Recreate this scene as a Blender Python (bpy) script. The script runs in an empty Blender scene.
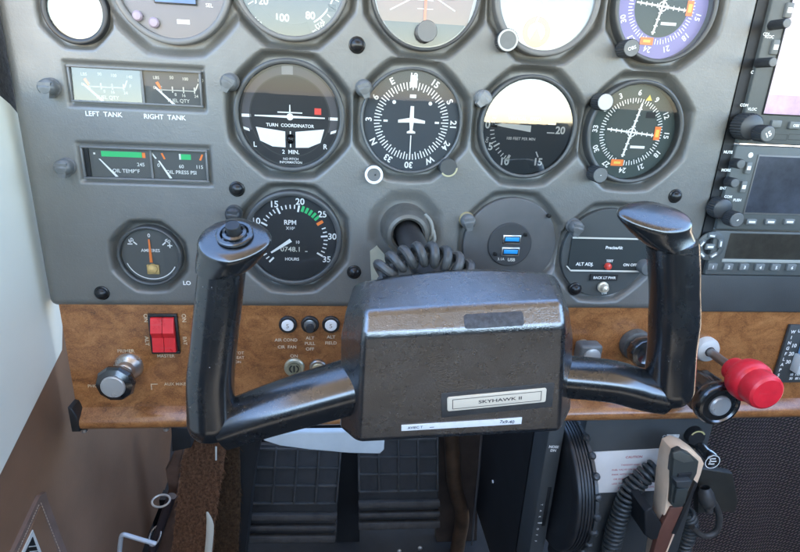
import bpy, bmesh, math, random
from mathutils import Vector, Matrix
random.seed(7)
S = 0.001                       # everything below is in millimetres
PI = math.pi
scene = bpy.context.scene
COL = scene.collection

# ------------------------------------------------------------------ camera
F = 540.0
CAM = Vector((-54.0, -442.1, 25.5))
_y, _p, _r = math.radians(6.58), math.radians(19.2), math.radians(-2.9)
_f = Vector((math.sin(_y)*math.cos(_p), math.cos(_y)*math.cos(_p), -math.sin(_p)))
_rt = Vector((math.cos(_y), -math.sin(_y), 0))
_dn = _f.cross(_rt)
RT = math.cos(_r)*_rt + math.sin(_r)*_dn
DN = -math.sin(_r)*_rt + math.cos(_r)*_dn
cam_d = bpy.data.cameras.new('camera'); cam = bpy.data.objects.new('camera', cam_d); COL.objects.link(cam)
cam_d.sensor_width = 36; cam_d.sensor_fit = 'HORIZONTAL'; cam_d.lens = F/800*36
cam_d.clip_start = 0.01; cam_d.clip_end = 1000
m3 = Matrix((RT, -DN, -_f)).transposed()
cam.matrix_world = Matrix.Translation(CAM*S) @ m3.to_4x4()
scene.camera = cam

def ray(px, py): return _f + RT*((px-400)/F) + DN*((py-276)/F)
def P(px, py, y=0.0):            # a photo point on the upright plane at depth y
    v = ray(px, py); return CAM + v*((y-CAM.y)/v.y)
def PX(px, py, X):
    v = ray(px, py); return CAM + v*((X-CAM.x)/v.x)
def PZ(px, py, Z):
    v = ray(px, py); return CAM + v*((Z-CAM.z)/v.z)
def PN(px, py, o, n):
    v = ray(px, py); return CAM + v*((o-CAM).dot(n)/v.dot(n))

# ------------------------------------------------------------------ materials
def lin(r, g, b):
    return tuple(((c/255)/12.92 if c/255 <= .04045 else ((c/255+.055)/1.055)**2.4) for c in (r, g, b))
MATS = {}
def mat(name, col, rough=.5, metal=0., bump=None, var=.0, varscale=60., spec=.5, specks=0., coat=0., rvar=0., stretch=None, emit=0., col2=None, scratch=0., crack_glint=0.):
    """procedural principled material; bump = list of (kind, scale, strength, distance_mm)"""
    if name in MATS: return MATS[name]
    m = bpy.data.materials.new(name); m.use_nodes = True; MATS[name] = m
    nt = m.node_tree; N = nt.nodes; Lk = nt.links
    b = N['Principled BSDF']
    b.inputs['Base Color'].default_value = (*col, 1); b.inputs['Roughness'].default_value = rough
    b.inputs['Metallic'].default_value = metal; b.inputs['Specular IOR Level'].default_value = spec
    b.inputs['Coat Weight'].default_value = coat; b.inputs['Coat Roughness'].default_value = rough*.8; b.inputs['Coat IOR'].default_value = 2.1
    if emit: b.inputs['Emission Color'].default_value = (*col, 1); b.inputs['Emission Strength'].default_value = emit
    tc = N.new('ShaderNodeTexCoord'); vec = tc.outputs['Object']
    if stretch:
        mp = N.new('ShaderNodeMapping'); mp.inputs['Scale'].default_value = stretch
        Lk.new(vec, mp.inputs['Vector']); vec = mp.outputs['Vector']
    csock = None
    if var or col2:
        n = N.new('ShaderNodeTexNoise'); n.inputs['Scale'].default_value = varscale; n.inputs['Detail'].default_value = 6; n.inputs['Roughness'].default_value = .62
        Lk.new(vec, n.inputs['Vector'])
        r = N.new('ShaderNodeValToRGB'); Lk.new(n.outputs['Fac'], r.inputs['Fac'])
        a = tuple(c*(1-var) for c in col); z = col2 or tuple(min(1, c*(1+var)) for c in col)
        r.color_ramp.elements[0].position = .33; r.color_ramp.elements[1].position = .67
        r.color_ramp.elements[0].color = (*a, 1); r.color_ramp.elements[1].color = (*z, 1)
        csock = r.outputs['Color']
    if specks:
        v = N.new('ShaderNodeTexVoronoi'); v.inputs['Scale'].default_value = 260; Lk.new(vec, v.inputs['Vector'])
        w = N.new('ShaderNodeTexNoise'); w.inputs['Scale'].default_value = 90; w.inputs['Detail'].default_value = 3; Lk.new(vec, w.inputs['Vector'])
        lt = N.new('ShaderNodeMath'); lt.operation = 'LESS_THAN'; lt.inputs[1].default_value = .085; Lk.new(v.outputs['Distance'], lt.inputs[0])
        gt = N.new('ShaderNodeMath'); gt.operation = 'GREATER_THAN'; gt.inputs[1].default_value = .60; Lk.new(w.outputs['Fac'], gt.inputs[0])
        mu = N.new('ShaderNodeMath'); mu.operation = 'MULTIPLY'; Lk.new(lt.outputs[0], mu.inputs[0]); Lk.new(gt.outputs[0], mu.inputs[1])
        ms = N.new('ShaderNodeMath'); ms.operation = 'MULTIPLY'; ms.inputs[1].default_value = specks; Lk.new(mu.outputs[0], ms.inputs[0])
        mx = N.new('ShaderNodeMix'); mx.data_type = 'RGBA'; Lk.new(ms.outputs[0], mx.inputs[0])
        if csock: Lk.new(csock, mx.inputs[6])
        else: mx.inputs[6].default_value = (*col, 1)
        mx.inputs[7].default_value = (.45, .44, .42, 1); csock = mx.outputs[2]
    if crack_glint:        # grain highlights painted as pale lines along the fine cracks
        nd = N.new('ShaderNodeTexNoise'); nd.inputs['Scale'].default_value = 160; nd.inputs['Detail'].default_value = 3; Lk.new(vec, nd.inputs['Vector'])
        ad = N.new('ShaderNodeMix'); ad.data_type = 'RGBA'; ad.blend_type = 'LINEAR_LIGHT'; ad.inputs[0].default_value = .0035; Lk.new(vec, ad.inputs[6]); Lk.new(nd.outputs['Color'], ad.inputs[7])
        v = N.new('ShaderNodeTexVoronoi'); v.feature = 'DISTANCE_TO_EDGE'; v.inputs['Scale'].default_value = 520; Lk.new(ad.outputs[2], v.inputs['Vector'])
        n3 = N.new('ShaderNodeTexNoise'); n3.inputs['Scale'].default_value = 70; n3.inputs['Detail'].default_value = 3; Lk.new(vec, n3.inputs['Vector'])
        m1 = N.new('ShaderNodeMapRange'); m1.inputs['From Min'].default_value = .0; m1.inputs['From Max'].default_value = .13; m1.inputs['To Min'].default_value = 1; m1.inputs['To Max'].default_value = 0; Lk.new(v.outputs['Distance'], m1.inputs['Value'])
        m2 = N.new('ShaderNodeMapRange'); m2.inputs['From Min'].default_value = .38; m2.inputs['From Max'].default_value = .62; m2.inputs['To Max'].default_value = crack_glint; Lk.new(n3.outputs['Fac'], m2.inputs['Value'])
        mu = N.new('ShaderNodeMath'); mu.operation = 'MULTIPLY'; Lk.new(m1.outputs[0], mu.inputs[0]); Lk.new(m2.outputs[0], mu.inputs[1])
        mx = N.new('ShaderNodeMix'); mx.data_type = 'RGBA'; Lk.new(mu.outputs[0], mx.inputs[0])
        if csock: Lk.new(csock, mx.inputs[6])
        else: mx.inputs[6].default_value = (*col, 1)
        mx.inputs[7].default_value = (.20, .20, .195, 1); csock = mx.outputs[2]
    if scratch:
        for k, sc3 in enumerate(((700, 700, 22), (40, 600, 600))):
            mp2 = N.new('ShaderNodeMapping'); mp2.inputs['Scale'].default_value = sc3; mp2.inputs['Rotation'].default_value = (0, .35+k*.5, .2); Lk.new(vec, mp2.inputs['Vector'])
            w = N.new('ShaderNodeTexNoise'); w.inputs['Scale'].default_value = 1; w.inputs['Detail'].default_value = 1; Lk.new(mp2.outputs[0], w.inputs['Vector'])
            gt = N.new('ShaderNodeMapRange'); gt.inputs['From Min'].default_value = .66; gt.inputs['From Max'].default_value = .74; gt.inputs['To Max'].default_value = scratch; Lk.new(w.outputs['Fac'], gt.inputs['Value'])
            mx = N.new('ShaderNodeMix'); mx.data_type = 'RGBA'; Lk.new(gt.outputs[0], mx.inputs[0])
            if csock: Lk.new(csock, mx.inputs[6])
            else: mx.inputs[6].default_value = (*col, 1)
            mx.inputs[7].default_value = (.30, .29, .27, 1); csock = mx.outputs[2]
    if csock: Lk.new(csock, b.inputs['Base Color'])
    if rvar:
        n = N.new('ShaderNodeTexNoise'); n.inputs['Scale'].default_value = 45; n.inputs['Detail'].default_value = 8; n.inputs['Roughness'].default_value = .7
        Lk.new(vec, n.inputs['Vector'])
        mr = N.new('ShaderNodeMapRange'); mr.inputs['From Min'].default_value = .3; mr.inputs['From Max'].default_value = .7
        mr.inputs['To Min'].default_value = max(.03, rough-rvar); mr.inputs['To Max'].default_value = min(1, rough+rvar)
        Lk.new(n.outputs['Fac'], mr.inputs['Value']); Lk.new(mr.outputs[0], b.inputs['Roughness'])
    prev = None
    for kind, sc, st, di in (bump or []):
        if kind == 'noise':
            t = N.new('ShaderNodeTexNoise'); t.inputs['Detail'].default_value = 4; out = t.outputs['Fac']
        elif kind == 'edge':
            t = N.new('ShaderNodeTexVoronoi'); t.feature = 'DISTANCE_TO_EDGE'; out = t.outputs['Distance']
        else:
            t = N.new('ShaderNodeTexVoronoi'); t.feature = 'SMOOTH_F1'; out = t.outputs['Distance']
        t.inputs['Scale'].default_value = sc; Lk.new(vec, t.inputs['Vector'])
        if kind == 'edge':
            cl = N.new('ShaderNodeMath'); cl.operation = 'MINIMUM'; cl.inputs[1].default_value = .16; Lk.new(out, cl.inputs[0]); out = cl.outputs[0]
        bp = N.new('ShaderNodeBump'); bp.inputs['Strength'].default_value = st; bp.inputs['Distance'].default_value = di*S
        Lk.new(out, bp.inputs['Height'])
        if prev: Lk.new(prev, bp.inputs['Normal'])
        prev = bp.outputs['Normal']
    if prev:
        Lk.new(prev, b.inputs['Normal'])
        if coat: Lk.new(prev, b.inputs['Coat Normal'])
    return m

def glass_mat(name, ior, rough=0.0, tint=(1, 1, 1)):
    m = bpy.data.materials.new(name); m.use_nodes = True; nt = m.node_tree; nt.nodes.clear()
    o = nt.nodes.new('ShaderNodeOutputMaterial'); mx = nt.nodes.new('ShaderNodeMixShader')
    t = nt.nodes.new('ShaderNodeBsdfTransparent'); t.inputs['Color'].default_value = (*tint, 1)
    g = nt.nodes.new('ShaderNodeBsdfGlossy'); g.inputs['Roughness'].default_value = rough
    tc = nt.nodes.new('ShaderNodeTexCoord'); nz = nt.nodes.new('ShaderNodeTexNoise'); nz.inputs['Scale'].default_value = 55; nz.inputs['Detail'].default_value = 5; nz.inputs['Distortion'].default_value = 1.2
    mr = nt.nodes.new('ShaderNodeMapRange'); mr.inputs['From Min'].default_value = .45; mr.inputs['From Max'].default_value = .75; mr.inputs['To Min'].default_value = rough+.01; mr.inputs['To Max'].default_value = rough+.06
    nt.links.new(tc.outputs['Object'], nz.inputs['Vector']); nt.links.new(nz.outputs['Fac'], mr.inputs['Value']); nt.links.new(mr.outputs[0], g.inputs['Roughness'])
    fr = nt.nodes.new('ShaderNodeFresnel'); fr.inputs['IOR'].default_value = ior
    L = nt.links; L.new(fr.outputs[0], mx.inputs[0]); L.new(t.outputs[0], mx.inputs[1]); L.new(g.outputs[0], mx.inputs[2]); L.new(mx.outputs[0], o.inputs[0])
    return m

def wood_mat():
    m = bpy.data.materials.new('burl_wood_veneer'); m.use_nodes = True; nt = m.node_tree; N = nt.nodes; L = nt.links
    b = N['Principled BSDF']; b.inputs['Roughness'].default_value = .3; b.inputs['Coat Weight'].default_value = .6; b.inputs['Coat Roughness'].default_value = .2
    tc = N.new('ShaderNodeTexCoord')
    mp = N.new('ShaderNodeMapping'); mp.inputs['Scale'].default_value = (38, 38, 58); L.new(tc.outputs['Object'], mp.inputs[0])
    n1 = N.new('ShaderNodeTexNoise'); n1.inputs['Scale'].default_value = 1.0; n1.inputs['Detail'].default_value = 7; n1.inputs['Roughness'].default_value = .62; n1.inputs['Distortion'].default_value = 1.6
    L.new(mp.outputs[0], n1.inputs['Vector'])
    n2 = N.new('ShaderNodeTexNoise'); n2.inputs['Scale'].default_value = 5.5; n2.inputs['Detail'].default_value = 8; n2.inputs['Distortion'].default_value = 5.0
    L.new(mp.outputs[0], n2.inputs['Vector'])
    mx = N.new('ShaderNodeMix'); mx.data_type = 'FLOAT'; mx.inputs[0].default_value = .5; L.new(n1.outputs['Fac'], mx.inputs[2]); L.new(n2.outputs['Fac'], mx.inputs[3])
    r = N.new('ShaderNodeValToRGB'); L.new(mx.outputs[0], r.inputs[0]); cr = r.color_ramp
    cr.elements[0].position = .34; cr.elements[0].color = (.10, .040, .013, 1)
    cr.elements[1].position = .68; cr.elements[1].color = (.46, .215, .080, 1)
    e = cr.elements.new(.44); e.color = (.22, .085, .027, 1)
    e = cr.elements.new(.56); e.color = (.34, .145, .048, 1)
    L.new(r.outputs[0], b.inputs['Base Color'])
    bp = N.new('ShaderNodeBump'); bp.inputs['Strength'].default_value = .15; bp.inputs['Distance'].default_value = .0003; L.new(mx.outputs[0], bp.inputs['Height']); L.new(bp.outputs[0], b.inputs['Normal'])
    return m

def weave_mat():
    m = bpy.data.materials.new('patterned_dark_carpet'); m.use_nodes = True; nt = m.node_tree; N = nt.nodes; L = nt.links
    b = N['Principled BSDF']; b.inputs['Roughness'].default_value = .95; b.inputs['Specular IOR Level'].default_value = .1
    tc = N.new('ShaderNodeTexCoord')
    mp = N.new('ShaderNodeMapping'); mp.inputs['Scale'].default_value = (80, 80, 80); mp.inputs['Rotation'].default_value = (0, math.radians(38), 0); L.new(tc.outputs['Object'], mp.inputs[0])
    br = N.new('ShaderNodeTexBrick'); br.inputs['Scale'].default_value = 1.0; br.inputs['Mortar Size'].default_value = .12; br.inputs['Mortar Smooth'].default_value = .5
    br.inputs['Color1'].default_value = (.17, .13, .115, 1); br.inputs['Color2'].default_value = (.13, .095, .088, 1); br.inputs['Mortar'].default_value = (.030, .026, .025, 1)
    sx = N.new('ShaderNodeSeparateXYZ'); cx = N.new('ShaderNodeCombineXYZ'); L.new(mp.outputs[0], sx.inputs[0]); L.new(sx.outputs[0], cx.inputs[0]); L.new(sx.outputs[2], cx.inputs[1])
    nz = N.new('ShaderNodeTexNoise'); nz.inputs['Scale'].default_value = 500; nz.inputs['Detail'].default_value = 2; L.new(tc.outputs['Object'], nz.inputs['Vector'])
    ad = N.new('ShaderNodeMix'); ad.data_type = 'RGBA'; ad.blend_type = 'LINEAR_LIGHT'; ad.inputs[0].default_value = .012
    L.new(cx.outputs[0], br.inputs['Vector']); L.new(br.outputs['Color'], ad.inputs[6]); L.new(nz.outputs['Color'], ad.inputs[7]); L.new(ad.outputs[2], b.inputs['Base Color'])
    bp = N.new('ShaderNodeBump'); bp.inputs['Strength'].default_value = .7; bp.inputs['Distance'].default_value = .0015; L.new(nz.outputs['Fac'], bp.inputs['Height']); L.new(bp.outputs[0], b.inputs['Normal'])
    return m

PANEL = mat('grey_pebbled_plastic', (.116, .114, .102), .42, bump=[('noise', 900, .4, .35), ('f1', 520, .2, .4)], var=.12, varscale=14, spec=.9, rvar=.06, specks=.22, scratch=.05)
PANEL_D = mat('black_pebbled_plastic', (.045, .048, .047), .55, bump=[('noise', 800, .4, .4)], var=.12, varscale=20)
BEZEL = mat('satin_dark_bezel', (.055, .057, .056), .38, var=.1, varscale=40)
BEZEL_L = mat('grey_bezel', (.13, .13, .125), .4, var=.08, varscale=40)
DIAL = mat('black_dial', (.022, .024, .026), .75)
DIAL_B = mat('slate_dial', (.045, .055, .066), .75)
DIAL_G = mat('dark_green_grey_dial', (.045, .065, .062), .75)
DIAL2 = mat('charcoal_disc', (.035, .036, .036), .6)
GREYP = mat('grey_cover_plate', (.080, .079, .076), .5, bump=[('noise', 700, .2, .2)], var=.08)
WHITE = mat('white_dial_paint', (.82, .82, .80), .6)
CREAM = mat('faded_lettering', (.62, .60, .52), .6)
LETTER = mat('white_panel_lettering', (.74, .74, .70), .6)
WOODLET = mat('worn_cream_lettering', (.62, .50, .34), .6, var=.35, varscale=300)
ORANGE = mat('orange_paint', (.85, .20, .03), .5)
GREYD = mat('charcoal_gauge_face', (.085, .088, .084), .65)  # face lightened to paint in the haze of its glass
GREEN = mat('green_arc_paint', (.03, .48, .15), .5)
REDP = mat('red_paint', (.72, .05, .03), .5)
YELLOW = mat('amber_paint', (.80, .55, .08), .5)
BLUEU = mat('blue_port_plastic', (.02, .28, .62), .4)
BLACK = mat('black_plastic', (.016, .017, .018), .42, var=.2, varscale=80)
BLACKG = mat('glossy_black_plastic', (.008, .009, .010), .25, specks=.6, scratch=.05, rvar=.08, spec=.6, coat=.5)
HUB = mat('crackled_black_leatherette', (.009, .010, .0115), .28, bump=[('edge', 700, .42, .5), ('noise', 330, .3, .4)], var=.25, varscale=60, rvar=.05, spec=.8, coat=1., specks=.3, crack_glint=.12)
HUBS = mat('smooth_worn_black', (.05, .048, .046), .38, bump=[('noise', 500, .2, .2)], var=.2, varscale=120)
KNOBG = mat('grey_knob_plastic', (.11, .115, .112), .42, var=.12, varscale=120)
KNOBD = mat('dark_knob_plastic', (.03, .032, .034), .4, var=.1)
KNOBW = mat('pale_knob_cap', (.46, .46, .43), .45, var=.06)
SCREW = mat('black_oxide_screw', (.03, .03, .03), .28, metal=.6)
METAL = mat('brushed_metal', (.55, .54, .52), .3, metal=.9, rvar=.1)
METALD = mat('dull_steel', (.32, .31, .30), .35, metal=.9, rvar=.1)
ALUM = mat('worn_aluminium', (.11, .105, .09), .42, metal=.35, var=.15, varscale=150, rvar=.12)
RED = mat('red_gloss_plastic', (.66, .025, .03), .3, rvar=.08, spec=.5, var=.1, varscale=90, scratch=.12)
REDK = mat('red_knob_plastic', (.68, .02, .035), .34, rvar=.1, var=.10, varscale=70, scratch=.12)
WOOD = wood_mat()
CREAMW = mat('off_white_sidewall', (.72, .71, .61), .55, var=.03, varscale=8, bump=[('noise', 500, .1, .2)])
BROWN = mat('brown_vinyl', (.20, .112, .066), .55, bump=[('noise', 500, .25, .3)], var=.14, varscale=12)
BROWN_L = mat('pale_brown_vinyl_edge', (.175, .115, .09), .5, var=.15, varscale=60)
STITCH = mat('tan_stitching', (.42, .32, .24), .8)
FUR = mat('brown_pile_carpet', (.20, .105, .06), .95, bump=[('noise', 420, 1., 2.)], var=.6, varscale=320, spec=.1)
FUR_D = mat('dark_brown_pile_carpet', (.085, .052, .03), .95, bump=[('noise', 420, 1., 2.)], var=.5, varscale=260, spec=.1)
RUBBER = mat('dusty_black_rubber', (.015, .0152, .0148), .7, var=.35, varscale=40, rvar=.1)
RUBBER_D = mat('dusty_rubber_rib', (.042, .037, .031), .8, var=.4, varscale=60)
BLK = mat('matte_black_paint', (.008, .009, .010), .6, bump=[('noise', 500, .2, .2)], var=.3, varscale=25)
PED = mat('dark_grey_pedestal_paint', (.050, .055, .055), .5, bump=[('noise', 700, .25, .25)], var=.1, varscale=25)
COPPER = mat('aged_copper_brown', (.075, .044, .025), .5, metal=.3, var=.4, varscale=40)
TAN = mat('tan_plastic', (.76, .55, .37), .45, var=.07, varscale=60)
MICD = mat('dark_grey_mic_plastic', (.040, .045, .040), .5, bump=[('noise', 900, .3, .2)])
REDBR = mat('red_brown_plastic', (.13, .055, .038), .45, var=.1)
PAPER = mat('placard_paper', (.74, .72, .68), .6, var=.04, varscale=40)
REDINK = mat('red_ink', (.50, .09, .09), .7)
CORDG = mat('grey_vinyl_cord', (.050, .049, .046), .42, var=.15, varscale=200)
CORDB = mat('charcoal_vinyl_cord', (.045, .05, .05), .42, var=.1)
RADIO = mat('grey_radio_faceplate', (.080, .088, .084), .5, bump=[('noise', 900, .2, .15)], var=.06)
BUTTON = mat('grey_rubber_button', (.135, .145, .14), .55)
SCREEN_P = mat('pale_lilac_map_screen', (.40, .31, .44), .3, col2=(.62, .57, .62), varscale=26, emit=.05)
SCREEN_B = mat('slate_blue_screen', (.070, .080, .105), .25, var=.35, varscale=38)
SCREEN_D = mat('brown_grey_display', (.060, .055, .046), .2, var=.3, varscale=40)
PURPLE = mat('purple_grey_bezel', (.26, .21, .25), .35, var=.1)
LCD = mat('blue_lcd', (.06, .12, .26), .3, var=.2, varscale=60)
DISC = mat('pale_spun_metal', (.42, .42, .41), .33, metal=.4, rvar=.1)
SILV = mat('pale_silver_paint', (.52, .55, .55), .38, var=.05)
WEAVE = weave_mat()
GLASS = glass_mat('gauge_glass', 1.30)
GLARE = glass_mat('reflective_gauge_glass', 2.3)
mat_glare1 = glass_mat('slightly_bright_gauge_glass', 1.6)
mat_glare2 = glass_mat('bright_gauge_glass', 1.85)
SCRG = glass_mat('screen_glass', 1.4, .08)

# ------------------------------------------------------------------ geometry helper
_txt = {}
def text_mesh(s, bold):
    k = (s, bold)
    if k not in _txt:
        c = bpy.data.curves.new('t', 'FONT'); c.body = s; c.size = 1.0; c.align_x = 'CENTER'; c.align_y = 'CENTER'; c.resolution_u = 3
        c.offset = bold
        o = bpy.data.objects.new('t', c); COL.objects.link(o)
        dg = bpy.context.evaluated_depsgraph_get(); dg.update()
        me = bpy.data.meshes.new_from_object(o.evaluated_get(dg))
        vs = [v.co.copy() for v in me.vertices]; fs = [tuple(p.vertices) for p in me.polygons]
        bpy.data.objects.remove(o); bpy.data.curves.remove(c); bpy.data.meshes.remove(me)
        if vs:   # centre the ink itself
            x0 = min(v.x for v in vs); x1 = max(v.x for v in vs); y0 = min(v.y for v in vs); y1 = max(v.y for v in vs)
            for v in vs: v.x -= (x0+x1)/2; v.y -= (y0+y1)/2
        _txt[k] = (vs, fs)
    return _txt[k]

class MB:
    def __init__(s): s.v = []; s.f = []
    def add(s, vs, fs, M=None):
        o = len(s.v)
        s.v += [tuple(M @ Vector(v)) if M else tuple(v) for v in vs]
        s.f += [tuple(i+o for i in f) for f in fs]; return s
    def bm(s, b, M=None):
        b.verts.ensure_lookup_table()
        for i, v in enumerate(b.verts): v.index = i
        s.add([v.co.copy() for v in b.verts], [tuple(v.index for v in f.verts) for f in b.faces], M); b.free(); return s
    def box(s, c, sz, bev=0, seg=2, M=None, R=None):
        b = bmesh.new(); bmesh.ops.create_cube(b, size=1)
        for v in b.verts: v.co = Vector((v.co.x*sz[0], v.co.y*sz[1], v.co.z*sz[2]))
        if bev: bmesh.ops.bevel(b, geom=b.edges[:], offset=bev, segments=seg, profile=.5, affect='EDGES')
        T = Matrix.Translation(c)
        if R: T = T @ R.to_4x4()
        return s.bm(b, (M @ T) if M else T)
    def lathe(s, prof, c=(0, 0, 0), axis=(0, -1, 0), n=40, M=None, flute=0, namp=0):
        a = Vector(axis).normalized(); q = Vector((0, 0, 1)).rotation_difference(a).to_matrix()
        vs = []; fs = []; m = len(prof)
        for (r, h) in prof:
            for i in range(n):
                t = 2*PI*i/n; rr = r
                if flute and r > 0: rr = r*(1 + namp*math.cos(flute*t))
                vs.append(Vector(c) + q @ Vector((rr*math.cos(t), rr*math.sin(t), h)))
        for j in range(m-1):
            for i in range(n):
                fs.append((j*n+i, j*n+(i+1) % n, (j+1)*n+(i+1) % n, (j+1)*n+i))
        if prof[0][0] > 0.01 and prof[0][0] < 1e5 and not getattr(s, 'open', False):
            pass
        return s.add(vs, fs, M)
    def disc(s, r, y, c=(0, 0), n=48, M=None):      # faces -Y
        vs = [(c[0]+r*math.cos(2*PI*i/n), y, c[1]+r*math.sin(2*PI*i/n)) for i in range(n)]
        return s.add(vs, [tuple(range(n))], M)
    def annulus(s, r0, r1, y, a0=0, a1=360, c=(0, 0), n=None, M=None):   # clockwise degrees from the top
        n = n or max(2, int(abs(a1-a0)/5))
        vs = []
        for i in range(n+1):
            t = math.radians(a0+(a1-a0)*i/n)
            vs += [(c[0]+r0*math.sin(t), y, c[1]+r0*math.cos(t)), (c[0]+r1*math.sin(t), y, c[1]+r1*math.cos(t))]
        return s.add(vs, [(2*i, 2*i+1, 2*i+3, 2*i+2) for i in range(n)], M)
    def tick(s, a, r0, r1, w, y, c=(0, 0), w2=None, M=None):
        t = math.radians(a); dx, dz = math.sin(t), math.cos(t); w2 = w if w2 is None else w2
        vs = [(c[0]+r*dx+k*ww/2*dz, y, c[1]+r*dz-k*ww/2*dx) for r, ww in ((r0, w), (r1, w2)) for k in (-1, 1)]
        return s.add(vs, [(0, 1, 3, 2)], M)
    def poly(s, pts, y, M=None):
        return s.add([(p[0], y, p[1]) for p in pts], [tuple(range(len(pts)))], M)
    def rect(s, x, z, w, h, y, M=None):
        return s.poly([(x-w/2, z-h/2), (x+w/2, z-h/2), (x+w/2, z+h/2), (x-w/2, z+h/2)], y, M)
    def frame(s, x, z, w, h, t, y, M=None):
        s.rect(x, z+h/2-t/2, w, t, y, M); s.rect(x, z-h/2+t/2, w, t, y, M)
        s.rect(x-w/2+t/2, z, t, h-2*t, y, M); return s.rect(x+w/2-t/2, z, t, h-2*t, y, M)
    def prism(s, pts, y0, y1, bev=0, M=None):       # outline in XZ, front y0, back y1
        b = bmesh.new(); vs = [b.verts.new((p[0], y0, p[1])) for p in pts]; f = b.faces.new(vs)
        r = bmesh.ops.extrude_face_region(b, geom=[f])
        for v in r['geom']:
            if isinstance(v, bmesh.types.BMVert): v.co.y = y1
        if bev:
            ed = [e for e in b.edges if all(abs(v.co.y-y0) < 1e-6 for v in e.verts)]
            bmesh.ops.bevel(b, geom=ed, offset=bev, segments=3, profile=.5, affect='EDGES')
        return s.bm(b, M)
    def text(s, st, size, x, z, y, rot=0, bold=.012, M=None, sx=1.0):
        vs, fs = text_mesh(st, bold); t = math.radians(rot); c, n = math.cos(t), math.sin(t)
        k = size*1.38                                # size = cap height in mm
        return s.add([(x + k*(v.x*sx*c + v.y*n), y, z + k*(-v.x*sx*n + v.y*c)) for v in vs], fs, M)
    def tube(s, pts, rad, n=12, caps=True, asp=1.0, up=(0, -1, 0), expo=2.0):
        pts = [Vector(p) for p in pts]; m = len(pts)
        rad = rad if isinstance(rad, (list, tuple)) else [rad]*m
        tang = [(pts[min(i+1, m-1)]-pts[max(i-1, 0)]).normalized() for i in range(m)]
        u = Vector(up); u = (u - tang[0]*u.dot(tang[0])).normalized(); vs = []; fs = []
        for i in range(m):
            if i: u = (u - tang[i]*u.dot(tang[i])).normalized()
            w = tang[i].cross(u)
            for k in range(n):
                t = 2*PI*k/n; c, d = math.cos(t), math.sin(t)
                c = math.copysign(abs(c)**(2/expo), c); d = math.copysign(abs(d)**(2/expo), d)
                vs.append(pts[i] + u*(c*rad[i]*asp) + w*(d*rad[i]))
        for i in range(m-1):
            for k in range(n):
                fs.append((i*n+k, i*n+(k+1) % n, (i+1)*n+(k+1) % n, (i+1)*n+k))
        if caps: fs += [tuple(range(n)), tuple((m-1)*n+k for k in range(n))]
        return s.add(vs, fs)
    def build(s, name, material, parent=None, loc=None, sharp=35, recalc=True, flat=False):
        me = bpy.data.meshes.new(name)
        me.from_pydata([(a*S, b*S, c*S) for a, b, c in s.v], [], s.f)
        if recalc:
            b = bmesh.new(); b.from_mesh(me); bmesh.ops.recalc_face_normals(b, faces=b.faces[:]); b.to_mesh(me); b.free()
        me.polygons.foreach_set('use_smooth', [not flat]*len(me.polygons))
        if not flat: me.set_sharp_from_angle(angle=math.radians(sharp))
        me.materials.append(material); me.update()
        o = bpy.data.objects.new(name, me); COL.objects.link(o)
        if parent: o.parent = parent
        if loc is not None: o.location = Vector(loc)*S
        return o

def tag(o, label, cat, group=None):
    o['label'] = label; o['category'] = cat
    if group: o['group'] = group
    return o
def thing(name, loc, label, cat, group=None):
    o = bpy.data.objects.new(name, None); COL.objects.link(o); o.empty_display_size = .01
    o.location = Vector(loc)*S; return tag(o, label, cat, group)
def spline(pts, k=8):
    pts = [Vector(p) for p in pts]; out = []
    for i in range(len(pts)-1):
        p0 = pts[max(i-1, 0)]; p1 = pts[i]; p2 = pts[i+1]; p3 = pts[min(i+2, len(pts)-1)]
        for j in range(k):
            t = j/k
            out.append(.5*((2*p1)+(p2-p0)*t+(2*p0-5*p1+4*p2-p3)*t*t+(3*p1-p0-3*p2+p3)*t**3))
    return out+[pts[-1]]
def coil(path, R, turns, r, n=8, per=14, phase=0):
    """a coiled cord wound round a path"""
    path = spline(path, 24); m = len(path); N = turns*per; pts = []
    L = [0]
    for i in range(1, m): L.append(L[-1]+(path[i]-path[i-1]).length)
    prev = None; up = Vector((0, -1, .3)).normalized()
    for q in range(N+1):
        d = L[-1]*q/N; i = max(1, next((k for k in range(m) if L[k] >= d-1e-9), m-1))
        t = (d-L[i-1])/max(1e-9, L[i]-L[i-1]); c = path[i-1].lerp(path[i], t)
        tg = (path[i]-path[i-1]).normalized()
        up = (up - tg*up.dot(tg)).normalized(); w = tg.cross(up)
        a = 2*PI*q/per+phase
        pts.append(c + up*(R*math.cos(a)) + w*(R*math.sin(a)))
    mb = MB(); mb.tube(pts, r, n); return mb

# ------------------------------------------------------------------ instrument panel
INS = {}
def at(name, px, py, y=0.0): INS[name] = P(px, py, y); return INS[name]
at('suction', 74, 10); at('clock', 170, -20)
at('asi', 291, -22); at('ai', 427, -10); at('alt', 549, -3); at('nav1', 668, 5)
at('tc', 289.5, 117); at('dg', 412, 122); at('vsi', 529, 128); at('nav2', 636, 133)
at('tach', 292.5, 240); at('usb', 510, 245); at('alert', 606, 254); at('amp', 149, 257); at('shaft', 405, 228)
wells = [('asi', 44, 50, 9), ('ai', 44, 50, 9), ('alt', 44, 50, 9), ('nav1', 44, 51, 9), ('tc', 44.6, 50.5, 9), ('dg', 43.5, 49.5, 9), ('vsi', 43.5, 49.5, 9),
         ('nav2', 44, 51, 9), ('tach', 43.5, 49.5, 9), ('usb', 43.5, 49.5, 6), ('alert', 42.5, 49, 6), ('amp', 26.5, 33, 8), ('clock', 45, 53, 7), ('suction', 24, 27, 4), ('shaft', 22, 34, 4)]
FT = (P(69, 66), P(201, 106)); OT = (P(82, 147), P(207, 181))
rects = [(FT, 2.6), (OT, 2.6)]
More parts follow.
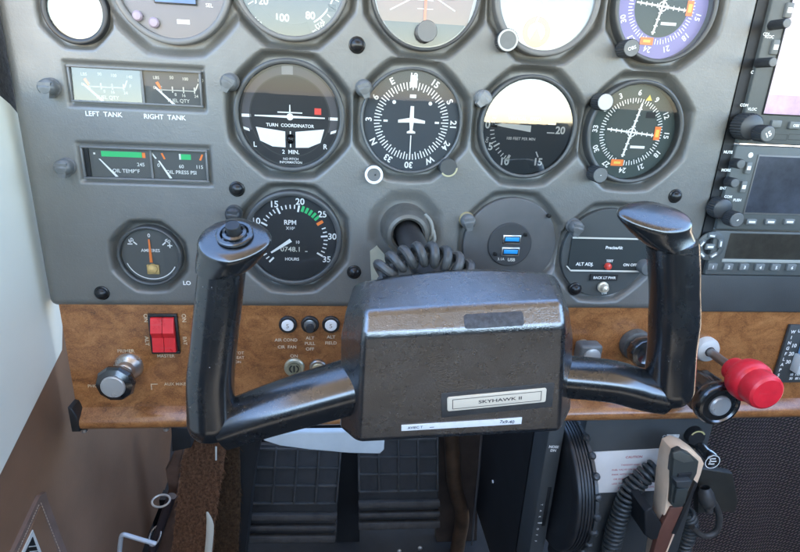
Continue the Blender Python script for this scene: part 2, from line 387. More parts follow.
def sm(e0, e1, x):
    t = min(1, max(0, (x-e0)/(e1-e0))); return t*t*(3-2*t)
def panel_depth(x, z):
    h = 0.0
    for n, ri, ro, dp in wells:
        c = INS[n]; dx, dz = abs(x-c.x), abs(z-c.z)
        if dx > ro*1.1 or dz > ro*1.1: continue
        d = 0.42*math.hypot(dx, dz) + .58*max(dx, dz, (dx+dz)*.7071)*1.03
        h = max(h, dp*sm(ro, ri, d))
    for (a, b), dp in rects:
        cx, cz, w, hh = (a.x+b.x)/2, (a.z+b.z)/2, abs(b.x-a.x)/2+2.2, abs(b.z-a.z)/2+2.2
        d = max(abs(x-cx)-w, abs(z-cz)-hh)
        if d < 4: h = max(h, dp*sm(2.8, 0, d))
    return h
X0, X1, Z0, Z1 = -297.0, 269.0, -161.5, 150.0
st = 1.25
nx, nz = int((X1-X0)/st), int((Z1-Z0)/st)
mb = MB(); vs = []; fs = []
for j in range(nz+1):
    for i in range(nx+1):
        x = X0+(X1-X0)*i/nx; z = Z0+(Z1-Z0)*j/nz
        y = panel_depth(x, z)
        for d, R in ((x-X0, 9), (z-Z0, 8), (X1-x, 3)):
            if d < R: y += R-math.sqrt(max(0, R*R-(R-d)**2))
        # rounded lower left corner
        vs.append((x, y, z))
fs = [(j*(nx+1)+i, j*(nx+1)+i+1, (j+1)*(nx+1)+i+1, (j+1)*(nx+1)+i) for j in range(nz) for i in range(nx)]
rim = [i for i in range(nx+1)] + [j*(nx+1)+nx for j in range(1, nz+1)] + [nz*(nx+1)+i for i in range(nx-1, -1, -1)] + [j*(nx+1) for j in range(nz-1, 0, -1)]
o = len(vs); vs += [(vs[k][0], 22, vs[k][2]) for k in rim]
n = len(rim); fs += [(rim[k], rim[(k+1) % n], o+(k+1) % n, o+k) for k in range(n)]; fs.append(tuple(range(o, o+n)))
mb.add(vs, fs)
panel = mb.build('instrument_panel', PANEL, sharp=60)
tag(panel, 'grey pebbled plastic instrument panel with recessed wells for round gauges', 'instrument panel')
mb = MB()
def ptext(mb, s, size, px, py, y, rot=0, **k):
    c = P(px, py, y); mb.text(s, size, c.x, c.z, y, rot, **k)
ptext(mb, 'LEFT  TANK', 3.6, 104, 114, -.25); ptext(mb, 'RIGHT  TANK', 3.6, 165, 117, -.25)
ptext(mb, 'LO', 3.6, 187, 283, -.25, bold=.03)
mb.build('lettering', LETTER, panel, recalc=False)
for px, py in ((357, 45), (237, 189), (354, 272), (102, 293), (675, 196), (575, 289)):
    c = P(px, py, 0)
    m_ = MB(); m_.lathe([(6.2, -1), (6.2, .4), (5.9, .9), (5.2, 1.2)], n=28)
    m_.lathe([(5.2, 1.0), (5.0, 2.2), (4.0, 3.8), (2.4, 4.8), (.6, 5.2), (.01, 5.2)], n=28)
    so = m_.build('screw', SCREW, panel, c)

# ------------------------------------------------------------------ gauges
def gauge(name, key, label, cat, ro, rd, dd=5.0, bez=BEZEL, dial=DIAL, glass=GLASS, gtilt=0.0, front=-1.0, lip=1.2, group='flight instruments'):
    c = INS[key].copy()
    v = (CAM-c); c += v*(front/v.y) ; c.y = front
    r = thing(name, c, label, cat, group)
    b = MB(); b.lathe([(ro, -13), (ro, -1.0), (ro-.35, -.35), (ro-1, 0), (rd+lip, 0), (rd+.3, -.5), (rd, -1.2), (rd, -dd-1)], n=96)
    b.build('bezel', bez, r)
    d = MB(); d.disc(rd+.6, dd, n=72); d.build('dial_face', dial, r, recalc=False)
    if glass:
        g = MB(); R = rd+.2; t = math.tan(math.radians(gtilt))
        gv = [(0, 1.6, 0)]; gf = []
        for j in range(1, 7):
            q = R*j/6; gv += [(q*math.cos(2*PI*i/64), 1.6+.22*(j/6)**2+q*math.sin(2*PI*i/64)*t, q*math.sin(2*PI*i/64)) for i in range(64)]
        gf += [(0, 1+i, 1+(i+1) % 64) for i in range(64)]
        gf += [(1+(j-1)*64+i, 1+j*64+i, 1+j*64+(i+1) % 64, 1+(j-1)*64+(i+1) % 64) for j in range(1, 6) for i in range(64)]
        g.add(gv, gf)
        g.build('glass', glass, r, recalc=False)
    return r, dd
Mk = .3   # markings stand this far off the dial

# --- suction gauge, top left
r, dd = gauge('suction_gauge', 'suction', 'small round gauge with pale glaring glass in the top left corner', 'gauge', 22.5, 18.5, 4, bez=BLACK, dial=mat('pale_dial', (.62, .66, .63), .6), glass=GLARE, gtilt=0, group='small engine gauges')  # dial paled so its colour carries the glare on the glass
mb = MB()
for a in range(-120, 121, 30): mb.tick(a, 13, 16.5, .8, dd-Mk)
mb.text('SUCTION', 2.0, 0, 5, dd-Mk); mb.build('markings', CREAM, r, recalc=False)
mb = MB(); mb.tick(30, -4, 14, 1.4, dd-.9, w2=.5); mb.build('pointer', CREAM, r, recalc=False)

# --- clock
r, dd = gauge('digital_clock', 'clock', 'round digital clock with a blue display and purplish face, cut by the top edge', 'clock', 42, 37.5, 4, bez=BEZEL_L, dial=mat('pale_mauve_face', (.17, .145, .16), .4), group='small engine gauges')
mb = MB(); mb.box((2, 2.6, -4), (30, 2.4, 22), .8); mb.build('display_frame', BLACK, r)
mb = MB(); mb.rect(2, -4, 28, 20, 1.35); mb.build('display', LCD, r, recalc=False)
mb = MB(); mb.text('SEL', 2.6, 25, -14, dd-Mk, 0); mb.rect(6, -26, 9, 3, dd-Mk); mb.build('lettering', WHITE, r, recalc=False)
for a in (-25, -14): 
    mb = MB(); mb.lathe([(3.6, -4), (3.6, -1), (2.6, 0), (0.01, .2)], (a, 0, -24-(a+25)*.35), n=20); mb.build('button', PURPLE, r)

# --- airspeed
r, dd = gauge('airspeed_indicator', 'asi', 'airspeed dial numbered 80 and 100, cut by the top edge left of centre', 'gauge', 41.5, 38, 4.5, bez=BEZEL_L, dial=mat('grey_dial', (.15, .15, .148), .6), glass=mat_glare1)
mb = MB()
for i in range(36): mb.tick(i*10, 33.5 if i % 2 else 32, 36.5, .8, dd-Mk)
for s_, a in (('40', 40), ('60', 95), ('80', 150), ('100', 195), ('120', 235), ('140', 275), ('160', 312)):
    t = math.radians(a); mb.text(s_, 5.2, 26.5*math.sin(t), 26.5*math.cos(t), dd-Mk, bold=.03)
mb.text('160', 3.4, -25, -29.5, dd-Mk-.9, 40); mb.text('TAS', 2.6, 21, -28, dd-Mk-.9, -38); mb.text('80 KTS', 2.6, 19.5, -32, dd-Mk-.9, -32)
mb.build('markings', WHITE, r, recalc=False)
mb = MB(); mb.annulus(29.5, 37.6, dd-.8, 158, 236); mb.build('true_airspeed_arc', BEZEL, r, recalc=False)
mb = MB(); mb.rect(29, -17, 6, 5, dd-Mk); mb.build('window', BLACK, r, recalc=False)
mb = MB(); mb.annulus(31, 32.2, dd-.2, 60, 150); mb.build('arc', WHITE, r, recalc=False)
mb = MB(); mb.lathe([(6, -dd+.2), (6, -dd+1.4), (.01, -dd+1.4)]); mb.tick(20, 0, 31, 3, dd-1.6, w2=.8); mb.build('pointer', WHITE, r)

# --- attitude indicator
r, dd = gauge('attitude_indicator', 'ai', 'attitude indicator with pale horizon face and grey knob under it', 'gauge', 41.5, 39, 5, bez=BEZEL, dial=mat('horizon_sky', (.62, .62, .62), .5), glass=mat_glare1)  # sky face paled to put glass glare into its colour
mb = MB(); mb.poly([(-37, -8), (37, -2), (33, -22), (-33, -22)], dd-.2); mb.build('ground_half', mat('horizon_ground', (.34, .21, .15), .5), r, recalc=False)
mb = MB(); mb.poly([(38*math.sin(math.radians(a)), 38*math.cos(math.radians(a))) for a in range(125, 236, 5)], dd-2.6)
mb.build('mask', GREYP, r, recalc=False)
mb = MB(); mb.tick(62, -30, 30, 1, dd-.5); mb.tick(-62, -26, 26, 1, dd-.5)
for k in (-12, -6, 6, 12): mb.rect(0, k, 12, .7, dd-.5)
mb.build('markings', WHITE, r, recalc=False)
mb = MB(); mb.box((-14, dd-2.2, -4), (16, .6, 1.6)); mb.box((14, dd-2.2, -4), (16, .6, 1.6)); mb.lathe([(1.6, -dd+1.8), (1.6, -dd+2.6), (.01, -dd+2.6)], (0, 0, -4)); mb.box((0, dd-2.2, -12), (2, .6, 16)); mb.build('miniature_aircraft', ORANGE, r)
c = P(427, 31, -8) - Vector(r.location)/S
mb = MB(); mb.lathe([(6.5, -12), (6.5, -2.5), (7.4, -2), (7.6, 7), (7.2, 8), (0.01, 8)], (c.x, 0, c.z)); mb.build('knob', BEZEL_L, r)

# --- altimeter
r, dd = gauge('altimeter', 'alt', 'altimeter with white glaring glass, cut by the top edge right of centre', 'gauge', 41.5, 37, 5, bez=BEZEL_L, dial=mat('bleached_dial', (.55, .55, .53), .6), glass=mat_glare2)  # glare on the glass is painted into the pale dial colour
mb = MB()
for i in range(50): mb.tick(i*7.2, 31 if i % 5 else 29, 34.5, .8 if i % 5 else 1.4, dd-Mk)
for i in range(10):
    t = math.radians(i*36); mb.text(str(i), 5.6, 24.5*math.sin(t), 24.5*math.cos(t), dd-Mk, bold=.03)
mb.text('ALT', 3, 0, 12, dd-Mk); mb.build('markings', WHITE, r, recalc=False)
mb = MB(); mb.tick(200, -4, 30, 2.6, dd-1.2, w2=.8); mb.tick(75, -4, 18, 4, dd-1.0, w2=2); mb.build('pointer', WHITE, r, recalc=False)
mb = MB(); mb.annulus(7, 11, dd-.5, 0, 360, c=(-5, -24)); mb.build('flag_ring', ORANGE, r, recalc=False)
mb = MB(); mb.poly([(-10, -31), (0, -31), (-5, -21)], dd-.6); mb.build('flag', YELLOW, r, recalc=False)
c = P(508, 40, -10) - Vector(r.location)/S
mb = MB(); mb.lathe([(5, -8), (5, -1), (7.6, -.5), (8.2, 8), (8.0, 9)], (c.x, 0, c.z), flute=28, namp=.025, n=112); mb.lathe([(8.0, 9), (6.4, 9.3)], (c.x, 0, c.z)); kn = mb.build('knob', KNOBD, r)
mb = MB(); mb.lathe([(8.05, 8.6), (7.6, 9.4), (6.4, 9.4), (6.3, 9)], (c.x, 0, c.z)); mb.build('knob_rim', KNOBW, kn)
mb = MB(); mb.lathe([(6.4, 9.1), (.01, 9.1)], (c.x, 0, c.z)); mb.build('knob_cap', KNOBG, kn)

# --- course indicators
def course(key, label, base, dial, glass, knobs):
    r, dd = gauge('course_indicator', key, label, 'gauge', 42, 38.5, 8.5, bez=BEZEL, dial=dial, glass=glass, lip=1.5, group='course indicators')
    mb = MB()
    for i in range(72): mb.tick(base+i*5, 24.5 if i % 2 else 23.4, 27.6, .75, dd-Mk)
    for i in range(12):
        a = base+i*30; t = math.radians(a); mb.text(str(i*3), 4.5, 32*math.sin(t), 32*math.cos(t), dd-Mk, a, bold=.025)
    mb.rect(8, -12, 13, 2.2, dd-Mk); mb.annulus(2.8, 3.8, dd-1.5)
    mb.build('markings', WHITE, r, recalc=False)
    mb = MB(); mb.annulus(.2, 22.4, dd-.2); mb.build('centre_disc', mat('dark_centre_disc', (.06, .075, .07), .7), r, recalc=False)
    mb = MB(); mb.tick(12, -21, 24, 1.7, dd-1.1); mb.tick(95, -22, 20, 1.4, dd-1.3)
    for k in range(-4, 5):
        if k:
            t = math.radians(12); mb.rect(k*4.8*math.sin(t), k*4.8*math.cos(t), 3.6, .8, dd-1.2)
            t = math.radians(95); mb.rect(k*4.6*math.sin(t), k*4.6*math.cos(t), .8, 3.4, dd-1.4)
    mb.build('needle', WHITE, r, recalc=False)
    for (x, z, w, h, rt) in ((23, 0, 5.5, 11, -4), (-8, -25.5, 11, 5.5, 0)):
        mb = MB(); mb.rect(x, z, w, h, dd-1.0); mb.build('flag', ORANGE, r, recalc=False)
    mb = MB(); mb.rect(23, 0, 3, 6, dd-1.2); mb.rect(-8, -25.5, 6, 2, dd-1.2); mb.build('flag_mark', YELLOW, r, recalc=False)
    mb = MB(); mb.poly([(7.5, 26), (13, 26), (10.4, 30.6)], dd-.6); mb.build('index', YELLOW, r, recalc=False)
    mb = MB(); mb.rect(14.5, 14.5, 8.5, 5, dd-.6); mb.build('window', DIAL, r, recalc=False)
    for (px, py, cm, ty) in knobs:
        c = P(px, py, -14) - Vector(r.location)/S
        mb = MB(); mb.lathe([(4.6, -8), (4.6, 0), (6.3, .5), (6.6, 13), (6.2, 14)], (c.x, 0, c.z), flute=24, namp=.03, n=96); k = mb.build('knob', KNOBD, r)
        mb = MB(); mb.lathe([(6.2, 13.8), (5.8, 14.4), (.01, 14.4)], (c.x, 0, c.z)); mb.build('knob_cap', cm, k)
        if ty:
            mb = MB(); mb.text(ty, 2.6, c.x, c.z, -14.7, -20); mb.build('knob_mark', WHITE, k, recalc=False)
course('nav1', 'purple tinted course indicator dial at the top right of the gauges', -49, mat('violet_dial', (.22, .19, .46), .5), GLASS, [(631, 48, KNOBG, 'OBS')])
course('nav2', 'green grey course indicator with orange flags right of the vertical speed dial', -57, DIAL_G, GLASS, [(605, 102, KNOBW, ''), (600, 175, KNOBG, '-')])

# --- turn coordinator
r, dd = gauge('turn_coordinator', 'tc', 'turn coordinator dial with white aeroplane symbol and inclinometer ball', 'gauge', 42.6, 38.5, 5, bez=BEZEL)
mb = MB(); mb.annulus(37.2, 38.4, dd-.9); mb.annulus(30.2, 31.0, dd-.5); mb.build('rings', DIAL2, r, recalc=False)
mb = MB(); mb.annulus(31.2, 37.0, dd-.2, 250, 470); mb.build('pale_band', mat('grey_band', (.075, .073, .08), .7), r, recalc=False)  # band and the patch after it paint faint glass reflections
mb = MB(); mb.rect(-1.5, 34, 8.5, 6.5, dd-.4); mb.build('patch', mat('grey_patch', (.2, .2, .21), .7), r, recalc=False)
mb = MB()
mb.tick(270, 2, 27, 1.9, dd-1.2, w2=.9); mb.tick(90, 2, 27, 1.9, dd-1.2, w2=.9); mb.rect(0, 3.2, 19, .9, dd-1.2); mb.tick(0, 0, 9, 1.5, dd-1.2, w2=.7); mb.disc(2.6, dd-1.3, n=24)
mb.build('miniature_aircraft', WHITE, r, recalc=False)
mb = MB()
for x in (-33.5, 33.5): mb.rect(x, -.3, 7, 2.3, dd-Mk)
for sg in (-1, 1): mb.add([(sg*(31.8), dd-Mk, -10), (sg*37.6, dd-Mk, -8.2), (sg*37.2, dd-Mk, -10.2), (sg*31.2, dd-Mk, -12.2)], [(0, 1, 2, 3)])
mb.poly([(-26.5, -8.6), (-4, -11.3), (-4, -23.6), (-14, -23.2), (-23.5, -19)][::-1], dd-Mk); mb.poly([(26.5, -8.6), (4, -11.3), (4, -23.6), (14, -23.2), (23.5, -19)], dd-Mk)
mb.rect(0, -17.2, 1.0, 12.4, dd-Mk)
for x in (-4.6, 4.6): pass
mb.text('L', 4, -27.5, -22, dd-Mk, bold=.02); mb.text('R', 4, 27.5, -22, dd-Mk, bold=.02)
mb.text('2  MIN.', 3.2, 0, -27, dd-Mk, bold=.02); mb.text('TURN  COORDINATOR', 2.5, 0, -6.6, dd-Mk, bold=.02)
mb.text('NO PITCH', 1.9, 0, -32.5, dd-Mk); mb.text('INFORMATION', 1.9, 0, -35.2, dd-Mk)
mb.build('markings', WHITE, r, recalc=False)
mb = MB(); mb.lathe([(3.9, 0), (3.6, 1.2), (2.4, 2.4), (.01, 3)], (0, dd-.3, -17), n=24); mb.build('inclinometer_ball', mat('ball_black', (.006, .006, .007), .15), r)
mb = MB(); mb.rect(21.5, 4.8, 5.2, 4.8, dd-.6); mb.build('power_flag', REDP, r, recalc=False)

# --- heading indicator
r, dd = gauge('heading_indicator', 'dg', 'compass card heading dial with white aeroplane outline at the centre of the panel', 'gauge', 41, 38.6, 4.5, bez=mat('worn_dark_bezel', (.085, .088, .086), .36, var=.2, varscale=60), dial=DIAL_B, gtilt=.0)
mb = MB()
for i in range(72): mb.tick(i*5, 25.4 if i % 2 else 24, 30, .85, dd-Mk)
for i, s_ in enumerate(['12', '15', 'S', '21', '24', 'W', '30', '33', 'N', '3', '6', 'E']):
    t = math.radians(i*30+1); mb.text(s_, 5.0, 34.2*math.sin(t), 34.2*math.cos(t), dd-Mk, i*30+1, bold=.03)
for a in (45, -45): t = math.radians(a); mb.disc(1.5, dd-Mk, (20.4*math.sin(t), 20.4*math.cos(t)), 16)
for a in (90, -90): mb.tick(a, 19, 22.4, 1.6, dd-Mk)
mb.rect(.3, 30.5, 5.5, 9, dd-Mk-.1); mb.rect(.3, 19.4, 5, 2.6, dd-Mk)  # upper white block paints glare on the glass as an index tab
mb.build('markings', WHITE, r, recalc=False)
mb = MB(); y = dd-1.6
mb.poly([(-1.4, 12), (1.4, 12), (1.7, 3), (10.8, 1.2), (10.8, -1), (1.7, -.6), (1.2, -6.6), (3.4, -7.6), (3.4, -9), (-3.4, -9), (-3.4, -7.6), (-1.2, -6.6), (-1.7, -.6), (-10.8, -1), (-10.8, 1.2), (-1.7, 3)][::-1], y)
mb.rect(0, -20, .9, 19, y); mb.build('aircraft_outline', WHITE, r, recalc=False)
for (px, py, big) in ((374, 175, 1), (449, 168, 0)):
    c = P(px, py, -8) - Vector(r.location)/S
    mb = MB(); mb.lathe([(7.2, -8), (7.2, 5), (6.8, 5.8), (.01, 5.8)], (c.x, 0, c.z)); k = mb.build('knob', BEZEL_L if big else BEZEL, r)
    if big:
        mb = MB(); mb.lathe([(7.35, 5.2), (7.2, 6.6), (5.4, 6.6), (5.3, 5.6)], (c.x, 0, c.z)); mb.build('knob_rim', WHITE, k)
        mb = MB(); mb.lathe([(.7, 5.8), (.7, 6.2), (.01, 6.2)], (c.x+1, 0, c.z)); mb.build('set_screw', BLACK, k)
    else:
        mb = MB(); mb.annulus(6.0, 7.3, -6.0, 90, 230, c=(c.x, c.z)); mb.build('knob_rim', mat('yellowed_plastic', (.42, .38, .22), .5), k, recalc=False)

# --- vertical speed
r, dd = gauge('vertical_speed_indicator', 'vsi', 'vertical speed dial with white needle at zero and glare across its top', 'gauge', 41, 37.6, 5, bez=BEZEL, dial=DIAL_B, glass=GLARE, gtilt=1.35)
mb = MB()
for k in range(0, 11):
    for sg in (1, -1): mb.tick(270+sg*k*6.3, 27.5 if k % 5 else 25.5, 31, .8 if k % 5 else 1.2, dd-Mk)
for s_, a, rr in (('0', 272, 35), ('5', 241, 35), ('5', 301, 35), ('10', 209, 33.5), ('10', 331, 33.5), ('15', 154, 32), ('15', 26, 32), ('20', 92, 30)):
    t = math.radians(a); mb.text(s_, 6.0, rr*.95*math.sin(t), rr*.95*math.cos(t), dd-Mk, bold=.03)
for a in (152, 28): mb.tick(a, 21.5, 26.5, 1.1, dd-Mk)
for dz in (-3.4, 3.6): mb.rect(20.5, dz, 6.5, 1.0, dd-Mk)
mb.tick(209, 25.5, 31.5, 1.2, dd-Mk)
mb.text('VERTICAL   SPEED', 2.5, -3, 7, dd-Mk); mb.text('100 FEET PER MIN', 2.3, -4, -9, dd-Mk); mb.text('UP', 2.2, -32.5, 12.5, dd-Mk, -80); mb.text('DN', 2.2, -32.5, -11, dd-Mk, -80)
mb.build('markings', WHITE, r, recalc=False)
mb = MB(); mb.poly([(3, -3.4), (3, 1.8), (-22, 2.6), (-28, 1.6), (-22, .0)][::-1], dd-1.2); mb.build('pointer', WHITE, r, recalc=False)

# --- tachometer
r, dd = gauge('tachometer', 'tach', 'engine speed dial marked RPM with green arc and hour counter', 'gauge', 41, 36.5, 4.5, bez=BEZEL)
mb = MB()
for k in range(0, 36):
    a = 224+k*7.35
    a = a-360 if a > 360 else a
    if 20.3 < k < 27.5: continue
    mb.tick(a, 25.6 if k % 5 else 23.4, 29, 1.0 if k % 5 else 1.5, dd-Mk)
for k in (5, 10, 15, 20, 25, 30, 35):
    t = math.radians(224+k*7.35); rr = 33.0; mb.text(str(k), 5.4, rr*math.sin(t), rr*math.cos(t)-.6, dd-Mk, bold=.02)
mb.text('RPM', 4.0, -2, 14, dd-Mk, bold=.02); mb.text('X10²', 2.6, -2, 9, dd-Mk); mb.text('HOURS', 2.6, -1, -18, dd-Mk, bold=.02); mb.text('10', 2.6, 4, -3, dd-Mk)
mb.build('markings', WHITE, r, recalc=False)
mb = MB()
for k in range(21, 26): mb.tick(224+k*7.35, 24.4, 29.4, 2.2, dd-Mk)
mb.build('green_arc', GREEN, r, recalc=False)
mb = MB(); mb.tick(224+26.4*7.35, 23.6, 29.4, 2.6, dd-Mk); mb.build('red_line', ORANGE, r, recalc=False)
mb = MB(); mb.rect(-2, -9.2, 27, 6.4, dd-Mk); mb.build('hour_window', BLACK, r, recalc=False)
mb = MB(); mb.text('0748.1', 4.2, -2.5, -9.2, dd-Mk-.2, sx=1.1); mb.rect(11, -11, 2, .8, dd-Mk-.2); mb.build('hour_digits', CREAM, r, recalc=False)
mb = MB(); mb.tick(236, 2, 22, 3.2, dd-1.4, w2=1.5); mb.build('pointer', WHITE, r, recalc=False)

# --- ammeter
r, dd = gauge('ammeter', 'amp', 'small ammeter with orange needle upright at zero, low on the left', 'gauge', 25.5, 23, 5, bez=BEZEL, dial=GREYD, group='small engine gauges')
mb = MB(); mb.annulus(20.4, 21.2, dd-Mk, 118, 250)
for s_, a in (('60', -48), ('60', 48)):
    t = math.radians(a); mb.text(s_, 3.2, 19.5*math.sin(t), 19*math.cos(t), dd-Mk, a*.6)
mb.text('0', 3.2, 0, 17, dd-Mk); mb.text('AMPERES', 2.7, 0, 4.2, dd-Mk)
mb.rect(-15.5, 9.5, 4, .9, dd-Mk); mb.rect(15.8, 8.6, 4, 1, dd-Mk); mb.rect(15.8, 8.6, 1, 4, dd-Mk)
for a in (-48, 48): mb.tick(a, 13.5, 17, 1.1, dd-Mk)
mb.build('markings', WHITE, r, recalc=False)
mb = MB(); mb.tick(0, -6, 14, 2.4, dd-1.2, w2=1.3); mb.build('pointer', ORANGE, r, recalc=False)
mb = MB(); mb.box((1, dd-1.2, -12), (10, 2, 8.5), .8); mb.lathe([(4.2, 0), (3.6, 1.2), (.01, 1.6)], (1, dd-2, -11)); mb.build('pivot_cover', mat('amber_tinted_plastic', (.52, .36, .14), .4, var=.3, varscale=200), r)

# --- twin rectangular gauges
def twin(name, box, label, fn, glare):
    a, b = box; cx, cz, w, h = (a.x+b.x)/2, (a.z+b.z)/2, abs(b.x-a.x), abs(b.z-a.z)
    r = thing(name, (cx, 0, cz), label, 'gauge', 'rectangular twin gauges')
    mb = MB(); 
    for s_ in (1, -1):
        mb.box((0, .8, s_*(h/2+.3)), (w+3.6, 3.6, 1.5), .4); mb.box((s_*(w/2+.8), .8, 0), (1.5, 3.6, h-.9), .4)
    mb.build('frame', BEZEL_L, r)
    mb = MB(); mb.rect(0, 0, w+.6, h+.6, 2.45); mb.build('dial_face', GREYD, r, recalc=False)
    mb = MB(); mb.box((4, 1.4, 0), (1.6, 1.6, h)); mb.build('divider', BEZEL_L, r)
    fn(r, w, h)
    for x0, x1, g, tl in ((-w/2, 3, glare, .055 if glare is mat_glare2 else 0), (5, w/2, GLASS, 0)):
        mb = MB(); mb.add([(x0, .8-tl*h/2, -h/2), (x1, .8-tl*h/2, -h/2), (x1, .8+tl*h/2, h/2), (x0, .8+tl*h/2, h/2)], [(0, 1, 2, 3)]); mb.build('glass', g, r, recalc=False)
def fuel(r, w, h):
    y = 2.2
    mb = MB()
    for ox in (-25, 26):
        mb.annulus(19.6, 20.3, y, -45, 45, c=(ox, -19)) if 0 else mb.rect(ox+1, -1.5, 27, .6, y)
        for k in range(4): mb.rect(ox-9+k*8, -1.0 if k else -1, .9, 4.4, y)
        mb.add([(ox+15, y, -1.4), (ox+16, y, -1.4), (ox+18.5, y, 4), (ox+17.5, y, 4)], [(0, 1, 2, 3)])
        for s_, dx, dz in (('LBS', -12, 7), ('50', -1, 7.5), ('100', 9, 7), ('140', 20, 6.5), ('0', -14, 0), ('F', 20, 0), ('8', 1, -4.4), ('16', 7, -4.8), ('24', 16, -5)): mb.text(s_, 2.2, ox+dx, dz, y)
        mb.text('FUEL QTY', 2.6, ox+3, -9, y)
    mb.build('markings', CREAM, r, recalc=False)
    mb = MB()
    for ox in (-25, 26): mb.add([(ox-13, y, 3.4), (ox-11, y, 4.4), (ox-8.4, y, -.6), (ox-10, y, -1.2)], [(0, 1, 2, 3)])
    mb.build('red_mark', ORANGE, r, recalc=False)
    for ox in (-25, 26):
        mb = MB(); mb.add([(ox-13.5, y-.6, -.2), (ox-12.9, y-.6, .8), (ox+1.4, y-.6, -12.2), (ox-.8, y-.6, -12.6)], [(0, 1, 2, 3)]); mb.build('pointer', WHITE, r, recalc=False)
def oil(r, w, h):
    y = 2.2
    mb = MB(); mb.rect(-18, 6.8, 30, 4.2, y); mb.rect(30, 6.4, 7.5, 4.2, y); mb.build('green_arc', GREEN, r, recalc=False)
    mb = MB(); mb.rect(-1.6, 6.6, 2.4, 4, y)
    for x in (13, 41.5): mb.add([(x-1.8, y, 8.6), (x-.4, y, 9), (x+1.6, y, 4.4), (x+.2, y, 4)] if x < 20 else [(x+1.8, y, 8.6), (x+.4, y, 9), (x-1.6, y, 4.4), (x-.2, y, 4)], [(0, 1, 2, 3)])
    mb.build('red_line', ORANGE, r, recalc=False)
    mb = MB(); mb.rect(25.5, 6.5, 1.4, 4.4, y); mb.add([(3.5, y, 9), (4.8, y, 9.2), (8, y, 4.6), (6.8, y, 4.2)], [(0, 1, 2, 3)]); mb.rect(-38, 6.8, 1.4, 1.4, y)
    for s_, x, z in (('245', -4.5, -.6), ('0', 8.8, -.6), ('60', 26, -1), ('115', 40, -1)): mb.text(s_, 2.8, x, z, y)
    mb.text('OIL TEMP°F', 2.9, -16, -5.8, y); mb.text('OIL PRESS PSI', 2.9, 25.5, -5.6, y)
    mb.build('markings', LETTER, r, recalc=False)
    for x in (-34.5, 9.5):
        mb = MB(); mb.add([(x-.6, y-.6, 3), (x+.6, y-.6, 3), (x+12.6 if x < 0 else x+9, y-.6, -10.4), (x+10.4 if x < 0 else x+7, y-.6, -10.6)], [(0, 1, 2, 3)]); mb.build('pointer', WHITE, r, recalc=False)
    mb = MB(); mb.box((-w/2+2, 1.4, 0), (3, 1.2, h-1)); mb.build('end_block', BLACK, r)
twin('fuel_gauge', FT, 'twin fuel quantity gauge in a wide frame above the tank lettering', fuel, mat_glare2)
twin('oil_gauge', OT, 'twin oil temperature and pressure gauge with green bars', oil, GLASS)

# --- usb charger
c = INS['usb']; r = thing('usb_charger', (c.x, 0, c.z), 'round grey cover plate with two blue charging ports in a black disc', 'charger')
mb = MB(); mb.lathe([(41.5, -6), (41.5, -1.5), (41, -.9), (40.3, -.7), (.01, -.7)], n=80); mb.build('cover_plate', GREYP, r)
mb = MB(); mb.lathe([(19.5, 0), (19.5, 1.4), (18.8, 2), (.01, 2)], (-.5, .8, .5), n=56); hs = mb.build('socket', DIAL2, r)
mb = MB()
for z in (5.5, -5.5):
    mb.box((.5, -1.6, z), (16, 1.6, 8.0), .5); 
mb.build('port_frame', METAL, hs)
mb = MB()
for z in (5.5, -5.5): mb.box((.5, -2.3, z), (14, .5, 6.0), .2)
mb.build('port_cavity', BLACK, hs)
for z in (5.9, -5.3):
    mb = MB(); mb.box((.5, -2.8, z), (12.4, .8, 3.6), .3); mb.build('port_tongue', BLUEU, hs)
mb = MB(); mb.text('3.1A', 2.4, -7, -12.5, -1.4); mb.text('USB', 2.8, 2.4, -13, -1.4, bold=.03); mb.build('lettering', CREAM, hs, recalc=False)
for x, z in ((-13, -8), (12, 10), (31, 27)):
    mb = MB(); mb.lathe([(1.9, -.5), (1.9, .9), (.01, 1.1)], (x, -.7 if x > 20 else -1.2, z), n=16); mb.build('screw', SCREW, r)

# --- alert panel
c = INS['alert']; r = thing('altitude_alert_unit', (c.x, 0, c.z), 'round dark annunciator unit with a red lamp half hidden by the right grip', 'switch unit')
mb = MB(); mb.lathe([(41, -6), (41, -1.2), (40.4, -.6), (.01, -.6)], n=72); mb.build('cover_plate', mat('dark_slate_plate', (.055, .060, .058), .5), r)
mb = MB(); mb.prism([(-34, 14), (40, 14), (40, -15), (-31, -15), (-34, -12)], -1.0, .8); mb.build('strip_plate', mat('black_slate', (.022, .028, .028), .45), r)
mb = MB(); mb.rect(3, 14.8, 74, 1.5, -1.3); mb.rect(4.5, -15.6, 71, 1.5, -1.3); mb.add([(-31.2, -1.3, -14.8), (-31, -1.3, -16.3), (-36, -1.3, -11.6), (-35, -1.3, -11)], [(0, 1, 2, 3)]); mb.build('trim_line', CREAM, r, recalc=False)
mb = MB(); mb.text('PreciseAlt', 2.8, 6, 6.4, -1.3, bold=.03); mb.text('ALT ADJ.', 3.0, -19, -9.8, -1.3, bold=.03); mb.text('TEST', 2.2, 4, -6, -1.3, bold=.03); mb.text('ON OFF', 2.6, 24, -9.5, -1.3, bold=.03)
mb.text('BACK LT PWR', 2.4, 2, -22, -1.6, bold=.03); mb.text('DIM', 2.0, 4.5, -41+4, -1.3); mb.build('lettering', LETTER, r, recalc=False)
mb = MB(); mb.box((1.5, -.9, -22), (26, 1.2, 6)); mb.build('name_strip', BLACK, r)
mb = MB(); mb.lathe([(3.2, 0), (3.2, 2.2), (2.4, 3.8), (.01, 4.4)], (3, -.6, -11), n=24); mb.build('lamp', mat('red_lamp_lens', (.62, .06, .04), .25), r)
